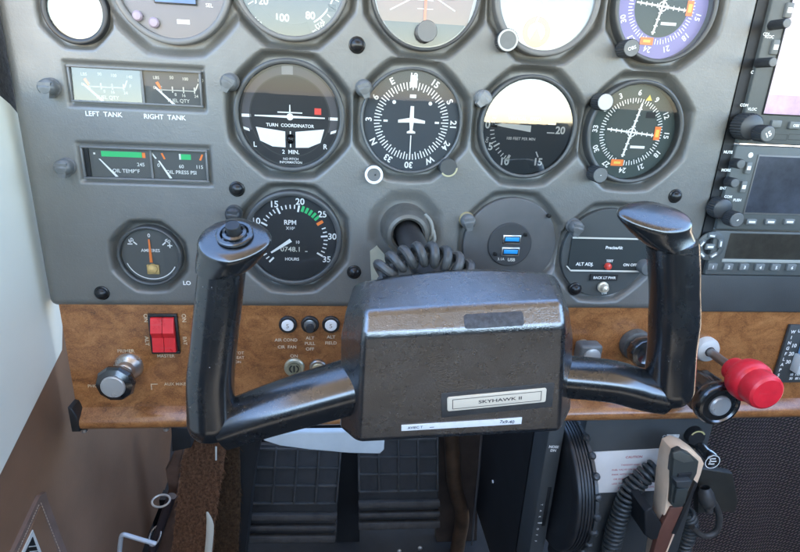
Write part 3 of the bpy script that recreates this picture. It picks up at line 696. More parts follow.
mb = MB(); mb.lathe([(5, 0), (5, 2), (3.6, 2.4), (3, 7), (.01, 8)], (2, -.4, -31), n=24); mb.build('dimmer_stud', mat('cream_metal', (.62, .55, .42), .35, metal=.4), r)
mb = MB(); mb.lathe([(6.2, 0), (6.2, 9), (5.6, 10), (.01, 10)], (36, -.6, -10), n=32); mb.build('adjust_knob', KNOBG, r)

# ------------------------------------------------------------------ post lights
pl = None
PL = [(48, 87, 'grey hooded post light at the left end of the fuel gauge', 0), (64, 167, 'grey hooded post light at the left end of the oil gauge', 1),
      (229, 82, 'grey hooded post light at the upper left of the turn coordinator', 0), (364, 88, 'grey hooded post light between the turn coordinator and compass dial', 1),
      (484, 98, 'pale hooded post light at the upper left of the vertical speed dial', 2), (233, 214, 'hooded post light above the left grip beside the tachometer', 3),
      (468, 221, 'hooded post light on a brass collar at the upper left of the charging ports', 4), (576, 227, 'dark hooded post light left of the round annunciator unit', 0)]
def post_light():
    r = thing('post_light', (0, 0, 0), 'x', 'post light', 'small hooded post lights of the panel')
    mb = MB(); mb.lathe([(6.6, -2), (6.6, 1), (6.0, 2), (4.6, 2.4)], n=32); mb.build('collar', BEZEL_L, r)
    mb = MB(); n = 32
    prof = [(5.2, 2), (6.0, 3), (6.2, 8), (5.6, 10.5), (4.2, 11.8), (0.01, 12.2)]
    mb.lathe(prof, n=n)
    mb.v = [(x*(1.0 if z > 0 else 1.0), y + (2.2*max(0, z)/6 if y < -7 else 0), z) for x, y, z in mb.v]
    mb.prism([(-4.6, 3.2), (4.6, 3.2), (2.2, -7.4), (-2.2, -7.4)], -11.6, -3)
    mb.build('hood', KNOBG, r); return r
pl = post_light(); kids = list(pl.children)
for i, (px, py, lb, ty) in enumerate(PL):
    if i == 0: q = pl; ks = kids
    else:
        q = pl.copy(); COL.objects.link(q); ks = []
        for k in kids:
            c2 = k.copy(); c2.data = k.data.copy(); COL.objects.link(c2); c2.parent = q; ks.append(c2)
    q['label'] = lb; q.location = P(px, py, -6)*S; q.location.y = 0
    q.rotation_euler = (0, math.radians([0, 0, 25, -20, 40, 5, -10, 10][i]), 0)
    hm = {0: KNOBG, 1: KNOBG, 2: mat('pale_grey_plastic', (.2, .2, .19), .45), 3: KNOBD, 4: KNOBG}[ty]
    for k in ks:
        if k.name.startswith('hood'): k.data.materials[0] = hm
        elif ty == 4: k.data.materials[0] = mat('tarnished_brass', (.42, .34, .18), .4, metal=.5)
        elif ty == 3: k.data.materials[0] = BEZEL

# ------------------------------------------------------------------ wood lower panel
zt, zb = -160.0, -276.0
mb = MB()
xl, xr = -289.0, 470.0
prof = [(14, zt+6), (2.6, zt+6), (2.6, -255), (1.8, -259), (-4.5, -262), (-9.5, -265.5), (-10.5, -269), (-10, -273), (-7, -276), (0, -277.5), (14, -277.5)]
vs = []; nseg = 60
for i in range(nseg+1):
    x = xl+(xr-xl)*i/nseg
    for (y, z) in prof: vs.append((x, y, z))
k = len(prof); fs = [(i*k+j, i*k+j+1, (i+1)*k+j+1, (i+1)*k+j) for i in range(nseg) for j in range(k-1)]
fs += [tuple(range(k)), tuple(nseg*k+j for j in range(k)), ] + [(i*k, (i+1)*k, (i+1)*k+k-1, i*k+k-1) for i in range(nseg)]
mb.add(vs, fs); wood = mb.build('switch_panel', WOOD, sharp=50)
tag(wood, 'burl wood grain switch panel running below the grey instrument panel', 'switch panel')
yw = 2.3
mb = MB()
ptext(mb, 'PRIMER', 3.2, 126, 351, yw); ptext(mb, 'PHONE', 3.0, 96, 386, yw); ptext(mb, 'AUX MIKE', 3.0, 175, 384, yw)
ptext(mb, 'ON', 3.6, 146, 318, yw, 90); ptext(mb, 'ON', 3.6, 184, 318, yw, 90); ptext(mb, 'ALT', 3.2, 147, 341, yw, 90, sx=1.2); ptext(mb, 'BAT', 3.2, 185, 341, yw, 90); ptext(mb, 'MASTER', 3.0, 166, 356, yw)
c = P(152, 386, yw); mb.rect(c.x+2, c.z+1.8, 6, .8, yw); mb.rect(c.x-.6, c.z-1, .8, 6, yw)
mb.build('lettering', WOODLET, wood, recalc=False)
mb = MB()
ptext(mb, 'AIR COND', 3.0, 286, 340, yw, bold=.02); ptext(mb, 'CIR  FAN', 3.0, 287, 347, yw, bold=.02)
for s_, yy in (('ALT', 338), ('PULL', 343.5), ('OFF', 349)): ptext(mb, s_, 3.1, 310, yy, yw, bold=.02)
ptext(mb, 'ALT', 3.1, 331, 337, yw, bold=.02); ptext(mb, 'FIELD', 3.1, 331, 343, yw, bold=.02); ptext(mb, 'ON', 3.2, 294, 356, yw)
ptext(mb, 'PITOT', 2.8, 238, 353, yw); ptext(mb, 'HEAT', 2.8, 239, 357.5, yw); ptext(mb, 'ON', 2.4, 238, 362, yw)
mb.build('lettering', mat('pale_cream_lettering', (.74, .62, .46), .6, var=.15, varscale=300), wood, recalc=False)
mb = MB(); c = P(85, 416, -6); mb.prism([(xl-.4, -251), (xl+3, -252), (xl+6.5, -262), (xl+6.5, -276), (xl-.4, -276)], -11.2, 6, 1); mb.build('end_cap', BLACK, wood)
for px, py in ((84, 427), (166, 429)):
    c = P(px, py, -4); mb = MB(); mb.lathe([(2.4, 0), (2.4, 3), (.01, 3.4)], (c.x, c.y, -277.6), (0, 0, -1), n=16); mb.build('screw', METAL, wood)

# --- master switch
c = P(165, 333, 2.6); r = thing('master_switch', (c.x, 2.6, c.z), 'split red rocker master switch in a black frame', 'switch')
mb = MB(); w, h = 24, 37
for s_ in (1, -1): mb.box((0, -1.5, s_*(h/2-1)), (w, 3.4, 2.4), .5); mb.box((s_*(w/2-1), -1.5, 0), (2.2, 3.4, h-4.4), .4)
mb.box((0, .1, 0), (w-4, .4, h-4)); mb.build('frame', BLACK, r)
for sx_ in (-1, 1):
    mb = MB(); x0, x1 = (0.25, 9.6) if sx_ > 0 else (-9.6, -.25)
    pr = [(16.2, -1.2), (15.6, -4.0), (3, -7.6), (-2.5, -4.8), (-15.4, -6.6), (-16.2, -1.2)]
    vs = [(x, y_, z_) for x in (x0, x1) for z_, y_ in pr]; k = len(pr)
    mb.add(vs, [tuple(range(k)), tuple(range(k, 2*k))]+[(j, (j+1) % k, k+(j+1) % k, k+j) for j in range(k)])
    mb.build('rocker', RED, r, sharp=20)

# --- primer
c = P(129, 366, 2.6); r = thing('primer_knob', (c.x, 2.6, c.z), 'black faceted primer knob with silver end on a chrome collar', 'knob')
mb = MB(); mb.lathe([(12.5, 0), (12, 2.5), (10.5, 4.5), (8, 7), (7.6, 12), (6.6, 13)], n=40); mb.build('collar', METAL, r)
mb = MB(); mb.lathe([(6, 10), (6, 17)], n=32); mb.build('shaft', METALD, r)
mb = MB(); mb.lathe([(7, 15), (9, 16), (9.4, 19), (11, 20), (15.5, 27), (16, 30), (14.6, 33), (10.4, 35), (9.6, 35)], n=10); mb.build('knob', BLACKG, r, sharp=20)
mb = MB(); mb.lathe([(9.9, 34), (9.6, 36.2), (8.8, 36.8), (.01, 37)], n=40); mb.build('end_disc', DISC, r)

# --- circuit breakers, fuses, ignition
for i, (px, py, lb, kind) in enumerate([(288, 324, 'round white numbered breaker button above the air fan lettering', 'w'), (310, 324, 'black pull breaker between two white breaker buttons', 'b'),
                                        (331, 324, 'round white breaker button nearest the yoke hub', 'w'), (318, 367, 'pale cap breaker half hidden behind the left yoke arm', 'c')]):
    c = P(px, py, 2.6); r = thing('circuit_breaker', (c.x, 2.6, c.z), lb, 'circuit breaker', 'circuit breakers')
    mb = MB(); mb.lathe([(8, 0), (7.8, 2.4), (7, 3.2), (5.6, 3.2), (5.4, 1)], n=36); mb.build('bushing', METALD if kind == 'c' else BLACK, r)
    if kind == 'b':
        mb = MB(); mb.lathe([(5.2, 0), (5.2, 3.4), (4.2, 3.8), (.01, 3.8)], n=32); mb.build('rim', METALD, r)
        mb = MB(); mb.lathe([(3.4, 2), (3.6, 8), (3.2, 9), (.01, 9)], (0.4, 0, -1.2), n=28); mb.build('button', KNOBD, r)
    else:
        mb = MB(); mb.lathe([(5.3, 0), (5.3, 3.8), (4.7, 4.4), (.01, 4.5)], n=32); mb.build('button', WHITE if kind == 'w' else mat('pale_brass', (.62, .56, .38), .35, metal=.5), r)
        if kind == 'w':
            mb = MB(); mb.text('5', 4.2, 0, 0, -4.7); mb.build('number', mat('grey_ink', (.35, .3, .25), .7), r, recalc=False)
c = P(294.5, 367, 2.6); r = thing('key_lock', (c.x, 2.6, c.z), 'round pale metal switch lock under a small ON mark', 'switch')
mb = MB(); mb.lathe([(9.2, 0), (9.2, 2), (8.2, 3.4), (6.6, 3.8), (6.2, 2.4), (.01, 2.2)], n=40); mb.build('ring', mat('greenish_metal', (.50, .50, .38), .35, metal=.55), r)
mb = MB(); mb.lathe([(5.6, 2.2), (5.2, 3.6), (.01, 3.8)], n=32); mb.build('cylinder', mat('olive_metal', (.30, .31, .22), .4, metal=.4), r)
mb = MB(); mb.box((0, -4, 0), (1.4, .8, 6)); mb.annulus(3.2, 4.4, -4.0, 210, 330); mb.annulus(3.2, 4.4, -4.0, 30, 150); mb.build('slot', BLACK, r)

# --- knobs right of the hub
c = P(582, 346, 2.6); r = thing('push_knob', (c.x, 2.6, c.z), 'dark square knob with pale round end behind the right yoke arm', 'knob')
mb = MB(); mb.lathe([(7, 0), (7, 3), (4, 4), (4, 10)], n=24); mb.build('collar', mat('brassy_metal', (.5, .42, .28), .35, metal=.6), r)
mb = MB(); mb.box((0, -13, 0), (22, 14, 20), 3.0, 3); mb.build('knob', KNOBG, r)
mb = MB(); mb.lathe([(8.2, 0), (8.0, 1.0), (6, 1.8), (.01, 2.2)], (1, -20, -1), n=36); mb.build('end_disc', DISC, r)
c = P(634, 343, 2.6); r = thing('carburettor_heat_knob', (c.x, 2.6, c.z), 'round black knob with a worn collar half hidden behind the right grip', 'knob')
mb = MB(); mb.lathe([(15, 0), (15.5, 4), (14.5, 8), (11, 9)], n=40); mb.build('collar', mat('worn_grey_collar', (.10, .10, .09), .5, var=.3, varscale=200), r)
mb = MB(); mb.lathe([(10.5, 6), (11.5, 10), (14.4, 14), (14.8, 22), (13.6, 24), (9.5, 24.6), (7, 23), (.01, 22)], n=40, flute=12, namp=.02); mb.build('knob', BLACKG, r)
c = P(721, 407, -52); r = thing('throttle_knob', (c.x, 2.6, c.z), 'large black throttle knob with a silver end disc below the mixture shaft', 'knob')
mb = MB(); mb.lathe([(9, 0), (9, 4), (7, 5), (6.6, 24)], n=32); mb.build('shaft', METALD, r)
mb = MB(); mb.lathe([(12, 16), (16.5, 17), (18.4, 20), (19.4, 38), (18.5, 42)], n=120, flute=10, namp=.035); mb.lathe([(18.5, 41), (20.4, 43), (21.0, 46), (20.8, 51.5), (19.4, 53.5), (16.8, 54.2), (15.2, 53), (11, 53.2), (10.2, 52)], n=60); mb.build('knob', BLACKG, r)
mb = MB(); mb.lathe([(10.2, 51), (10, 54), (8.6, 55.4), (.01, 56)], n=48); mb.build('end_disc', DISC, r)
c = P(704.5, 348, 2.6); r = thing('mixture_knob', (c.x, 2.6, c.z), 'bright red mixture knob on a steel shaft with white collar', 'knob')
mb = MB(); mb.lathe([(12.5, 0), (12.5, 4), (11, 7), (7, 8.5), (5, 8.5)], n=44); mb.build('collar', mat('white_plastic', (.55, .55, .51), .45), r)
mb = MB(); mb.lathe([(4.2, 4), (4.2, 48)], n=28); mb.build('shaft', METALD, r)
mb = MB(); mb.lathe([(4, 38), (9, 39), (11, 41), (11.6, 48), (10.6, 51), (14.6, 52.5), (17.8, 55), (19.2, 59), (19.0, 66), (17.6, 69), (16.2, 70.2), (16.4, 73), (16.2, 80), (15.2, 83), (13.0, 84.6), (.01, 85.2)], n=72); mb.build('knob', REDK, r, sharp=30)

# --- flap switch plate
c = P(792, 352, 0); r = thing('flap_switch', (c.x+8, 0, c.z-2), 'black flap switch plate with white lettering at the right edge', 'switch')
mb = MB(); mb.box((6, 0, 0), (52, 3.4, 64), .8); mb.build('plate', PANEL_D, r)
mb = MB(); mb.prism([(-4, 24), (10, 24), (10, -20), (-4, -20)], -2.1, -1.2); mb.build('slot', BLK, r)
mb = MB(); mb.box((-.5, -6, 10), (6, 12, 17), 1.2); mb.build('lever', mat('pale_blue_plastic', (.25, .45, .68), .4), r)
mb = MB(); mb.box((-2, -5.5, -8), (8.5, 11, 19), 1.2); mb.build('lever_tab', mat('white_plastic', (0, 0, 0)), r)
mb = MB()
for i, ch in enumerate('WINGFLAPS'): mb.text(ch, 3.4, -15.5-i*.15, 25-i*6.0, -2.0, bold=.03)
mb.text('UP', 3.2, -8, 26, -2.0, bold=.03); mb.text('10', 4.0, -9.5, 10, -2.0, 0, bold=.03); mb.text('20', 4.0, -10, 1, -2.0, bold=.03); mb.text('30', 4.0, -10.6, -8, -2.0, bold=.03)
mb.text('10  110 KTS', 2.6, 5, -22.5, -2.0, bold=.03); mb.text('30   85 KTS', 2.6, 5, -27, -2.0, bold=.03)
mb.build('lettering', LETTER, r, recalc=False)

# ------------------------------------------------------------------ radio stack
a = P(757, 0); b = P(690, 290)
xg = 271.5
mb = MB(); mb.box((xg+3.2, 8, -20), (9.6, 12, 330)); rk = mb.build('rack_channel', BLK); tag(rk, 'black gap channel between the grey panel and the radio stack', 'channel')
def radio(name, z0, z1, label, x0=279.5, x1=440, group='radios in the stack'):
    r = thing(name, ((x0+x1)/2, 0, (z0+z1)/2), label, 'radio', group)
    mb = MB(); mb.box((0, 4, 0), (x1-x0, 12, z1-z0), 1.2, 3); mb.build('faceplate', RADIO, r); return r
def loc(r, px, py, y=-2.0): return P(px, py, y)-Vector(r.location)/S
def knob(r, px, py, rad, ln, m=KNOBD, cap=KNOBG, flute=28, cone=.94, back=0, mark=None):
    """px,py = photo position of the knob's end"""
    c = loc(r, px, py, -2-ln-back); mb = MB()
    mb.lathe([(rad, -(-2)+back-.5), (rad, 2+back+ln*.9), (rad*cone, 2+back+ln)], (c.x, 0, c.z), n=112, flute=flute, namp=.03)
    k = mb.build('knob', m, r)
    mb = MB(); mb.lathe([(rad*cone, 2+back+ln-.1), (rad*cone*.9, 2+back+ln+.5), (.01, 2+back+ln+.6)], (c.x, 0, c.z), n=32); mb.build('knob_cap', cap, k)
    if mark:
        mb = MB(); mb.text(mark, rad*.6, c.x, c.z, -(2+back+ln+.9), -35, bold=.04); mb.build('knob_mark', WHITE, k, recalc=False)
    return k
def button(r, px, py, w, h, mark=None, ms=2.2, lt=BUTTON, d=2.6, rot=0):
    c = loc(r, px, py, -2-d); R = Matrix.Rotation(math.radians(rot), 3, 'Y')
    mb = MB(); mb.box((c.x, -2-d/2+.6, c.z), (w, d+1.2, h), .8, 2, R=R); k = mb.build('button', lt, r)
    if mark:
        mb = MB()
        if mark == '=': mb.box((c.x, -2-d-.05, c.z), (w*.62, .3, h*.34), 0, R=R)
        else: mb.text(mark, ms, c.x, c.z, -2-d-.3, rot, bold=.03)
        mb.build('button_mark', WHITE, k, recalc=False)
# GPS navigator
zA, zB, zC = P(712, 143).z, P(701, 229).z, P(697, 274).z
r = radio('gps_navigator', zA+.8, 150, 'tall radio at the top of the stack with a bright lilac map screen')
c0 = P(762, 112, -2)-Vector(r.location)/S; 
mb = MB(); xs, zs = c0.x, c0.z
mb.box((xs+52, -2.4, zs+56), (104, 1.6, 116), .5); mb.build('screen_frame', BLACK, r)
mb = MB(); mb.poly([(xs+.8, zs-1), (xs+103, zs-1), (xs+103, zs+113), (xs+.8, zs+113)], -3.35); sc_ = mb.build('screen', SCREEN_P, r, recalc=False)
mb = MB(); mb.rect(xs+52, zs+6.5, 102, 15, -3.45); mb.build('screen_band', mat('violet_screen_band', (.36, .25, .42), .3, var=.3, varscale=60, emit=.05), sc_, recalc=False)
mb = MB(); mb.rect(xs+52, zs+56, 103, 114, -3.7); mb.build('glass', SCRG, r, recalc=False)
knob(r, 787, 23, 3.6, 16, mark=None); knob(r, 773, 62, 3.6, 16)
knob(r, 752, 127, 10.6, 12, cap=KNOBD); knob(r, 768, 134, 6.6, 11, back=12, mark='15', cap=KNOBG)
button(r, 790, 10, 6, 11, '=', ); button(r, 776, 47, 6, 11, '=')
button(r, 777, 124, 9, 6); button(r, 796, 125.5, 11, 6, 'OBS', 2.2)
mb = MB()
for s_, px, py in (('CDI', 766, 34), ('VLOC', 769, 36.5), ('C', 752, 72), ('COM', 744, 105), ('VLOC', 752, 109)):
    c = loc(r, px, py); mb.text(s_, 2.3, c.x, c.z, -2.2, bold=.03)
mb.build('lettering', LETTER, r, recalc=False)
mb = MB()
for px in (780, 795):
    c = loc(r, px, 137); mb.frame(c.x, c.z, 13, 5, .5, -2.2)
mb.build('card_slot', BLACK, r, recalc=False)
# nav com radio
r = radio('navigation_radio', zB+.6, zA-.6, 'middle radio of the stack with a slate blue screen')
c0 = loc(r, 743, 212); c1 = loc(r, 758, 156)
mb = MB(); mb.box((c0.x+54, -2.2, (c0.z+c1.z)/2), (108, 1.6, c1.z-c0.z+3), .5); mb.build('screen_frame', BEZEL_L, r)
mb = MB(); mb.poly([(c0.x+1, c0.z), (c0.x+107, c0.z), (c0.x+107, c1.z), (c0.x+1, c1.z)], -3.1); mb.build('screen', SCREEN_B, r, recalc=False)
mb = MB(); mb.poly([(c0.x+1, c0.z), (c0.x+107, c0.z), (c0.x+107, c1.z), (c0.x+1, c1.z)], -3.4); mb.build('glass', SCRG, r, recalc=False)
knob(r, 741, 164, 4.0, 9); knob(r, 735, 183, 4.0, 9); knob(r, 723, 209, 9.0, 9, cap=KNOBD); knob(r, 737, 220, 6.6, 10, back=9, mark='-')
button(r, 749, 168, 5.2, 10, '='); button(r, 744, 187, 5.2, 10, '=')
for px in (752, 771, 790): button(r, px, 222, 10, 5, '=')
mb = MB()
for s_, px, py in (('MUTE', 728, 152), ('MORE', 726, 170), ('ENT', 723, 188), ('COM', 728, 196.5), ('PUSH', 737, 200)):
    c = loc(r, px, py); mb.text(s_, 2.3, c.x, c.z, -2.25, bold=.04)
c = loc(r, 750.5, 155); mb.disc(2.3, -2.3, (c.x, c.z), 20)
mb.build('lettering', LETTER, r, recalc=False)
# transponder
r = radio('transponder', zC, zB-.6, 'lowest radio of the stack with a dim display and numbered keys')
c0 = loc(r, 724, 258); c1 = loc(r, 731, 233)
mb = MB(); mb.poly([(c0.x, c0.z), (c0.x+118, c0.z), (c0.x+118, c1.z), (c0.x, c1.z)], -2.15); mb.build('screen', SCREEN_D, r, recalc=False)
mb = MB(); mb.poly([(c0.x, c0.z-.2), (c0.x+118, c0.z-.2), (c0.x+118, c1.z), (c0.x, c1.z)], -2.5); mb.build('glass', SCRG, r, recalc=False)
mb = MB(); mb.box((c0.x+58, -2.4, c0.z-2.2), (120, 1.2, 3), .4); mb.build('ledge', mat('pale_grey_ledge', (.30, .31, .28), .5), r)
mb = MB(); c = loc(r, 710.5, 246); mb.lathe([(13.5, 1.5), (13.4, 2.6), (12.4, 3.2), (8, 3.2)], (c.x, 0, c.z), n=48); mb.build('key_ring', RADIO, r)
button(r, 710.5, 247, 9, 5.5, '=')
for dx, dy, rot in ((2, -11, 5), (-8, -3, -60), (10.5, -3, 85), (-8, 8, 40), (3.5, 8.5, -35)): button(r, 710.5+dx, 247+dy, 7.5, 4, '=', rot=rot)
for i in range(6): button(r, 713+i*15.8, 267+i*.15, 9, 6.6, str(i+1), 3.0)

mb = MB(); za, zb_ = zC-.6, -162
mb.box((370, 6, (za+zb_)/2), (200, 12, za-zb_), 1.5, 3)
lo = mb.build('blank_panel', PANEL_D); tag(lo, 'blank black pebbled panel under the radio stack', 'panel')

# ------------------------------------------------------------------ control shaft collar and yoke
c = INS['shaft']; r = thing('shaft_collar', (c.x, 0, c.z), 'worn pale metal collar where the control shaft enters the panel', 'collar')
mb = MB(); mb.lathe([(21, -6), (20.5, 2), (19.5, 12), (18.4, 19), (16.6, 22.5), (14, 23.5), (12.2, 22), (11.8, 8)], n=56); mb.build('sleeve', ALUM, r)
mb = MB(); mb.tube(spline([(16, -10, -10), (21, -14, -2), (20, -12, 8), (15, -8, 14)]), 1.6, 8); mb.tube(spline([(18, -13, -12), (23, -16, -6), (22, -13, 2)]), 1.5, 8); mb.build('wire_tie', mat('pale_nylon', (.22, .22, .19), .5), r)
c = P(366, 275, -1); mb = MB()
pts = [P(*q, -.8) for q in ((370, 251), (377, 246), (392, 262), (400, 300), (372, 300))]
mb.prism([(p.x, p.z) for p in pts], -.9, 3); cv = mb.build('shaft_cover_plate', mat('yellowed_grey_plate', (.34, .33, .25), .5, var=.12, varscale=30)); tag(cv, 'yellowed grey cover plate below the control shaft, behind the yoke hub', 'cover plate')

yk = thing('control_yoke', (20, -100, -140), 'black control yoke with square leatherette hub and two upright grips', 'yoke')
YO = Vector(yk.location)/S
def ybuild(mb, name, m, parent=yk, **k):
    off = YO
    mb.v = [(x-off.x, y-off.y, z-off.z) for x, y, z in mb.v]
    return mb.build(name, m, parent, **k)
# hub: rows of points (px, py, depth)
def lerp(a, b, t): return a+(b-a)*t
def row(lf, rt_, n=6, bow=0):
    out = []
    for i in range(n+1):
        t = i/n; q = [lerp(a, b, t) for a, b in zip(lf, rt_)]
        q[1] -= bow*4*t*(1-t); out.append(P(*q))
    return out
rA0 = row((366, 283, -96), (548, 274, -96), bow=4)
rA = row((366, 281, -110), (549, 273.5, -110), bow=8.5)
rB = row((365, 312, -143), (562.5, 301, -143), bow=0)
rC = row((363, 336, -150.6), (565.5, 326, -150.6))
rD = row((358, 442, -143), (560, 431, -143))
rE = row((356, 438, -96), (556, 427, -96))
sideL = [P(357, 284, -96), P(353, 285, -108), P(345, 312, -120), P(339.5, 336, -124), P(339.5, 427, -118), P(344, 427, -96)]
sideR = [P(556, 277, -96), P(558, 279, -110), P(569.5, 310, -124), P(573.5, 338, -128), P(571, 408, -122), P(566, 412, -96)]
rows = [rA0, rA, rB, rC, rD, rE]
grid = []
for i, rw in enumerate(rows):
    grid.append([sideL[i]+Vector((0, 0, 0))] + rw + [sideR[i]])
vs = []; fs = []; W = len(grid[0])
for g in grid: vs += g
for j in range(len(grid)-1):
    for i in range(W-1): fs.append((j*W+i, j*W+i+1, (j+1)*W+i+1, (j+1)*W+i))
# back: close left, right and rear
nb = len(vs)
loop = [j*W for j in range(len(grid))]
fs.append(tuple([0]+[i for i in range(1, W)]+[(len(grid)-1)*W+i for i in range(W-1, -1, -1)]))
fs.append(tuple(j*W for j in range(len(grid)))); fs.append(tuple(j*W+W-1 for j in range(len(grid)-1, -1, -1)))
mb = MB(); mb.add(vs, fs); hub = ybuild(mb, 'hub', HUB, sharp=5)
bv = hub.modifiers.new('bevel', 'BEVEL'); bv.width = .0042; bv.segments = 3; bv.limit_method = 'ANGLE'; bv.angle_limit = math.radians(9); bv.harden_normals = True
# hub face frame
o_ = rC[0]; u_ = (rC[-1]-rC[0]).normalized(); n_ = u_.cross(rD[3]-rC[3]).normalized()
if n_.y > 0: n_ = -n_
up_ = u_.cross(n_); up_ = -up_ if up_.z < 0 else up_
def face_frame(px, py, off):
    c = PN(px, py, o_, n_)+n_*off
    M = Matrix((u_, -n_, up_)).transposed().to_4x4(); M.translation = c; return M
yk_off = Matrix.Translation(-YO)
def FM(px, py, off): return yk_off @ face_frame(px, py, off)
pc = (496.5, 398.6); sc_m = 1/1.56
a_ = PN(447, 404, o_, n_); b_ = PN(545.5, 394.5, o_, n_); wpl = (b_-a_).length
MF = FM(*pc, 0); rot_pl = math.atan2((b_-a_).dot(up_), (b_-a_).dot(u_)); MF = MF @ Matrix.Rotation(-rot_pl, 4, 'Y')
hpl = 11.0
mb = MB(); mb.box((.8, -.1, -1.2), (wpl+9, 1.0, hpl+8.5), .45, 2, M=MF); mb.build('nameplate_recess', HUBS, yk)
def rrect(w, h, r_, n=5):
    out = []
    for cx, cz, a0 in ((w/2-r_, h/2-r_, 0), (-w/2+r_, h/2-r_, 90), (-w/2+r_, -h/2+r_, 180), (w/2-r_, -h/2+r_, 270)):
        for i in range(n+1):
            t = math.radians(a0+90*i/n); out.append((cx+r_*math.cos(t), cz+r_*math.sin(t)))
    return out
mb = MB(); mb.prism(rrect(wpl, hpl, 1.4), -1.6, -.2, .35, M=MF); npl = mb.build('nameplate', mat('cream_nameplate', (.66, .57, .44), .45), yk)
mb = MB(); mb.frame(0, 0, wpl-6.5, hpl-3.2, .45, -1.75, M=MF); mb.text('SKYHAWK II', 2.5, 2, 0, -1.75, 0, bold=.02, M=MF, sx=1.5); mb.build('nameplate_lettering', mat('brown_ink', (.07, .055, .05), .6), npl, recalc=False)
a_ = PN(402, 427.5, o_, n_); b_ = PN(522, 420, o_, n_); MF = FM(462, 424, 0) @ Matrix.Rotation(-math.atan2((b_-a_).dot(up_), (b_-a_).dot(u_)), 4, 'Y'); wl = (b_-a_).length
mb = MB(); mb.prism([(-wl/2, -2.2), (wl/2, -2.6), (wl/2, 2.6), (wl/2-20, 2.2), (-wl/2, 2.2)], -.75, .2, .1, M=MF); ls = mb.build('label_strip', mat('white_label_tape', (.74, .74, .72), .5, var=.05, varscale=200), yk)
mb = MB(); mb.text('AVIEC T', 2.0, -wl/2+9, .2, -.95, M=MF); mb.text('7x9-40', 2.6, wl/2-10, .2, -.95, 6, bold=.02, M=MF); mb.rect(-wl/2+20, -.4, 3, .5, -.95, M=MF); mb.build('label_lettering', mat('blue_black_ink', (.06, .07, .10), .7), ls, recalc=False)
# worn patch on the upper band
nb_ = (rB[-1]-rB[0]).cross(rC[3]-rB[3]).normalized(); nb_ = -nb_ if nb_.y > 0 else nb_
ub_ = (rB[-1]-rB[0]).normalized(); upb = ub_.cross(nb_); upb = -upb if upb.z < 0 else upb
M2 = Matrix((ub_, -nb_, upb)).transposed().to_4x4(); M2.translation = PN(494, 320, rB[0], nb_)-YO
mb = MB(); mb.prism(rrect(37, 9, 2), -.25, .3, .1, M=M2); mb.build('worn_sticker', mat('worn_charcoal', (.036, .036, .040), .5, bump=[('edge', 700, .8, .4)], var=.5, varscale=300), yk)

# grips
def cap_rings(c, ax, bx, nrm, a, b, foot, fr, tear):
    """pad lofted down to the grip tube: c centre, ax/bx in-plane axes, a/b half sizes"""
    vs = []; n = 36
    prof = [(.02, 2.2, 0), (.6, 2.0, 0), (.86, 1.5, 0), (.95, .6, 0), (.99, -.8, 0), (.99, -2.0, .02), (.98, -3.0, .12), (.98, -3.8, .30), (.98, -4.8, .52), (1., -6, .74), (1., -7.5, .91), (1., -9, 1.0)]
    for s_, h, w in prof:
        cc = (c + nrm*h).lerp(foot, w) if w else c+nrm*h
        for i in range(n):
            t = 2*PI*i/n; ct, st_ = math.cos(t), math.sin(t)
            k = 1.0-.22*max(0, ct*tear)          # teardrop narrowing toward the tip
            e = Vector(ax)*(a*ct) + Vector(bx)*(b*st_*k)
            q = cc+e*s_
            if w:
                q2 = foot + Vector((fr*1.01*math.copysign(abs(ct)**(2/2.25), ct)*ax.x, fr*1.09*math.copysign(abs(st_)**(2/2.25), st_)*math.copysign(1, bx.y), 0))
                q = q.lerp(q2, w)
            vs.append(q)
    m = len(prof); fs = [(j*n+i, j*n+(i+1) % n, (j+1)*n+(i+1) % n, (j+1)*n+i) for j in range(m-1) for i in range(n)]
    fs.append(tuple(range(n))); return vs, fs
def grip(handle_px, rads, horn_px, hrads, cap, name, ydep=-130):
    mb = MB()
    hp = spline([P(x, y, d) for x, y, d in handle_px], 8); k = len(hp)
    rr = [rads[min(len(rads)-1, int(i/(k-1)*(len(rads)-1)))]*(1-(i/(k-1)*(len(rads)-1)) % 1)+rads[min(len(rads)-1, int(i/(k-1)*(len(rads)-1))+1)]*((i/(k-1)*(len(rads)-1)) % 1) for i in range(k)]
    # rounded lower end
    tg = (hp[-1]-hp[-2]).normalized(); last = hp[-1]; r0 = rr[-1]
    for t in (20, 40, 58, 72, 84): hp.append(last+tg*(r0*math.sin(math.radians(t)))); rr.append(r0*math.cos(math.radians(t)))
    mb.tube(hp[1:], rr[1:], 28, asp=1.08, expo=2.25)
    hh = spline([P(x, y, d) for x, y, d in horn_px], 8); k = len(hh)
    r2 = [lerp(hrads[0], hrads[1], i/(k-1)) for i in range(k)]
    mb.tube(hh, r2, 28, asp=.95, expo=2.6, up=(0, -.40, .92))
    cpx, cpy, cy, a, b, dirx, tilt = cap
    c = P(cpx, cpy, cy); nrm = Vector((-.06*dirx, -math.sin(tilt), math.cos(tilt))).normalized()
    ax = (Vector((dirx, 0, .02))-nrm*Vector((dirx, 0, .02)).dot(nrm)).normalized(); bx = nrm.cross(ax)
    foot = hp[2]
    v, f = cap_rings(c, ax, bx, nrm, a, b, foot, rr[2], 1)
    mb.add(v, f)
    return ybuild(mb, name, BLACKG, sharp=70), c, nrm
g1, cL, nL = grip([(223, 262, -130), (219, 300, -131), (214, 345, -132), (210.5, 385, -132), (212, 419, -132)], [13.4, 13.6, 13.8, 13.8, 14.2, 14.6, 15.2],
                  [(222, 427, -132), (262, 413, -131), (300, 401, -128), (356, 385, -122)], (14.6, 18.2), (234.5, 239.5, -132, 21.5, 19.5, 1, math.radians(27)), 'grip')
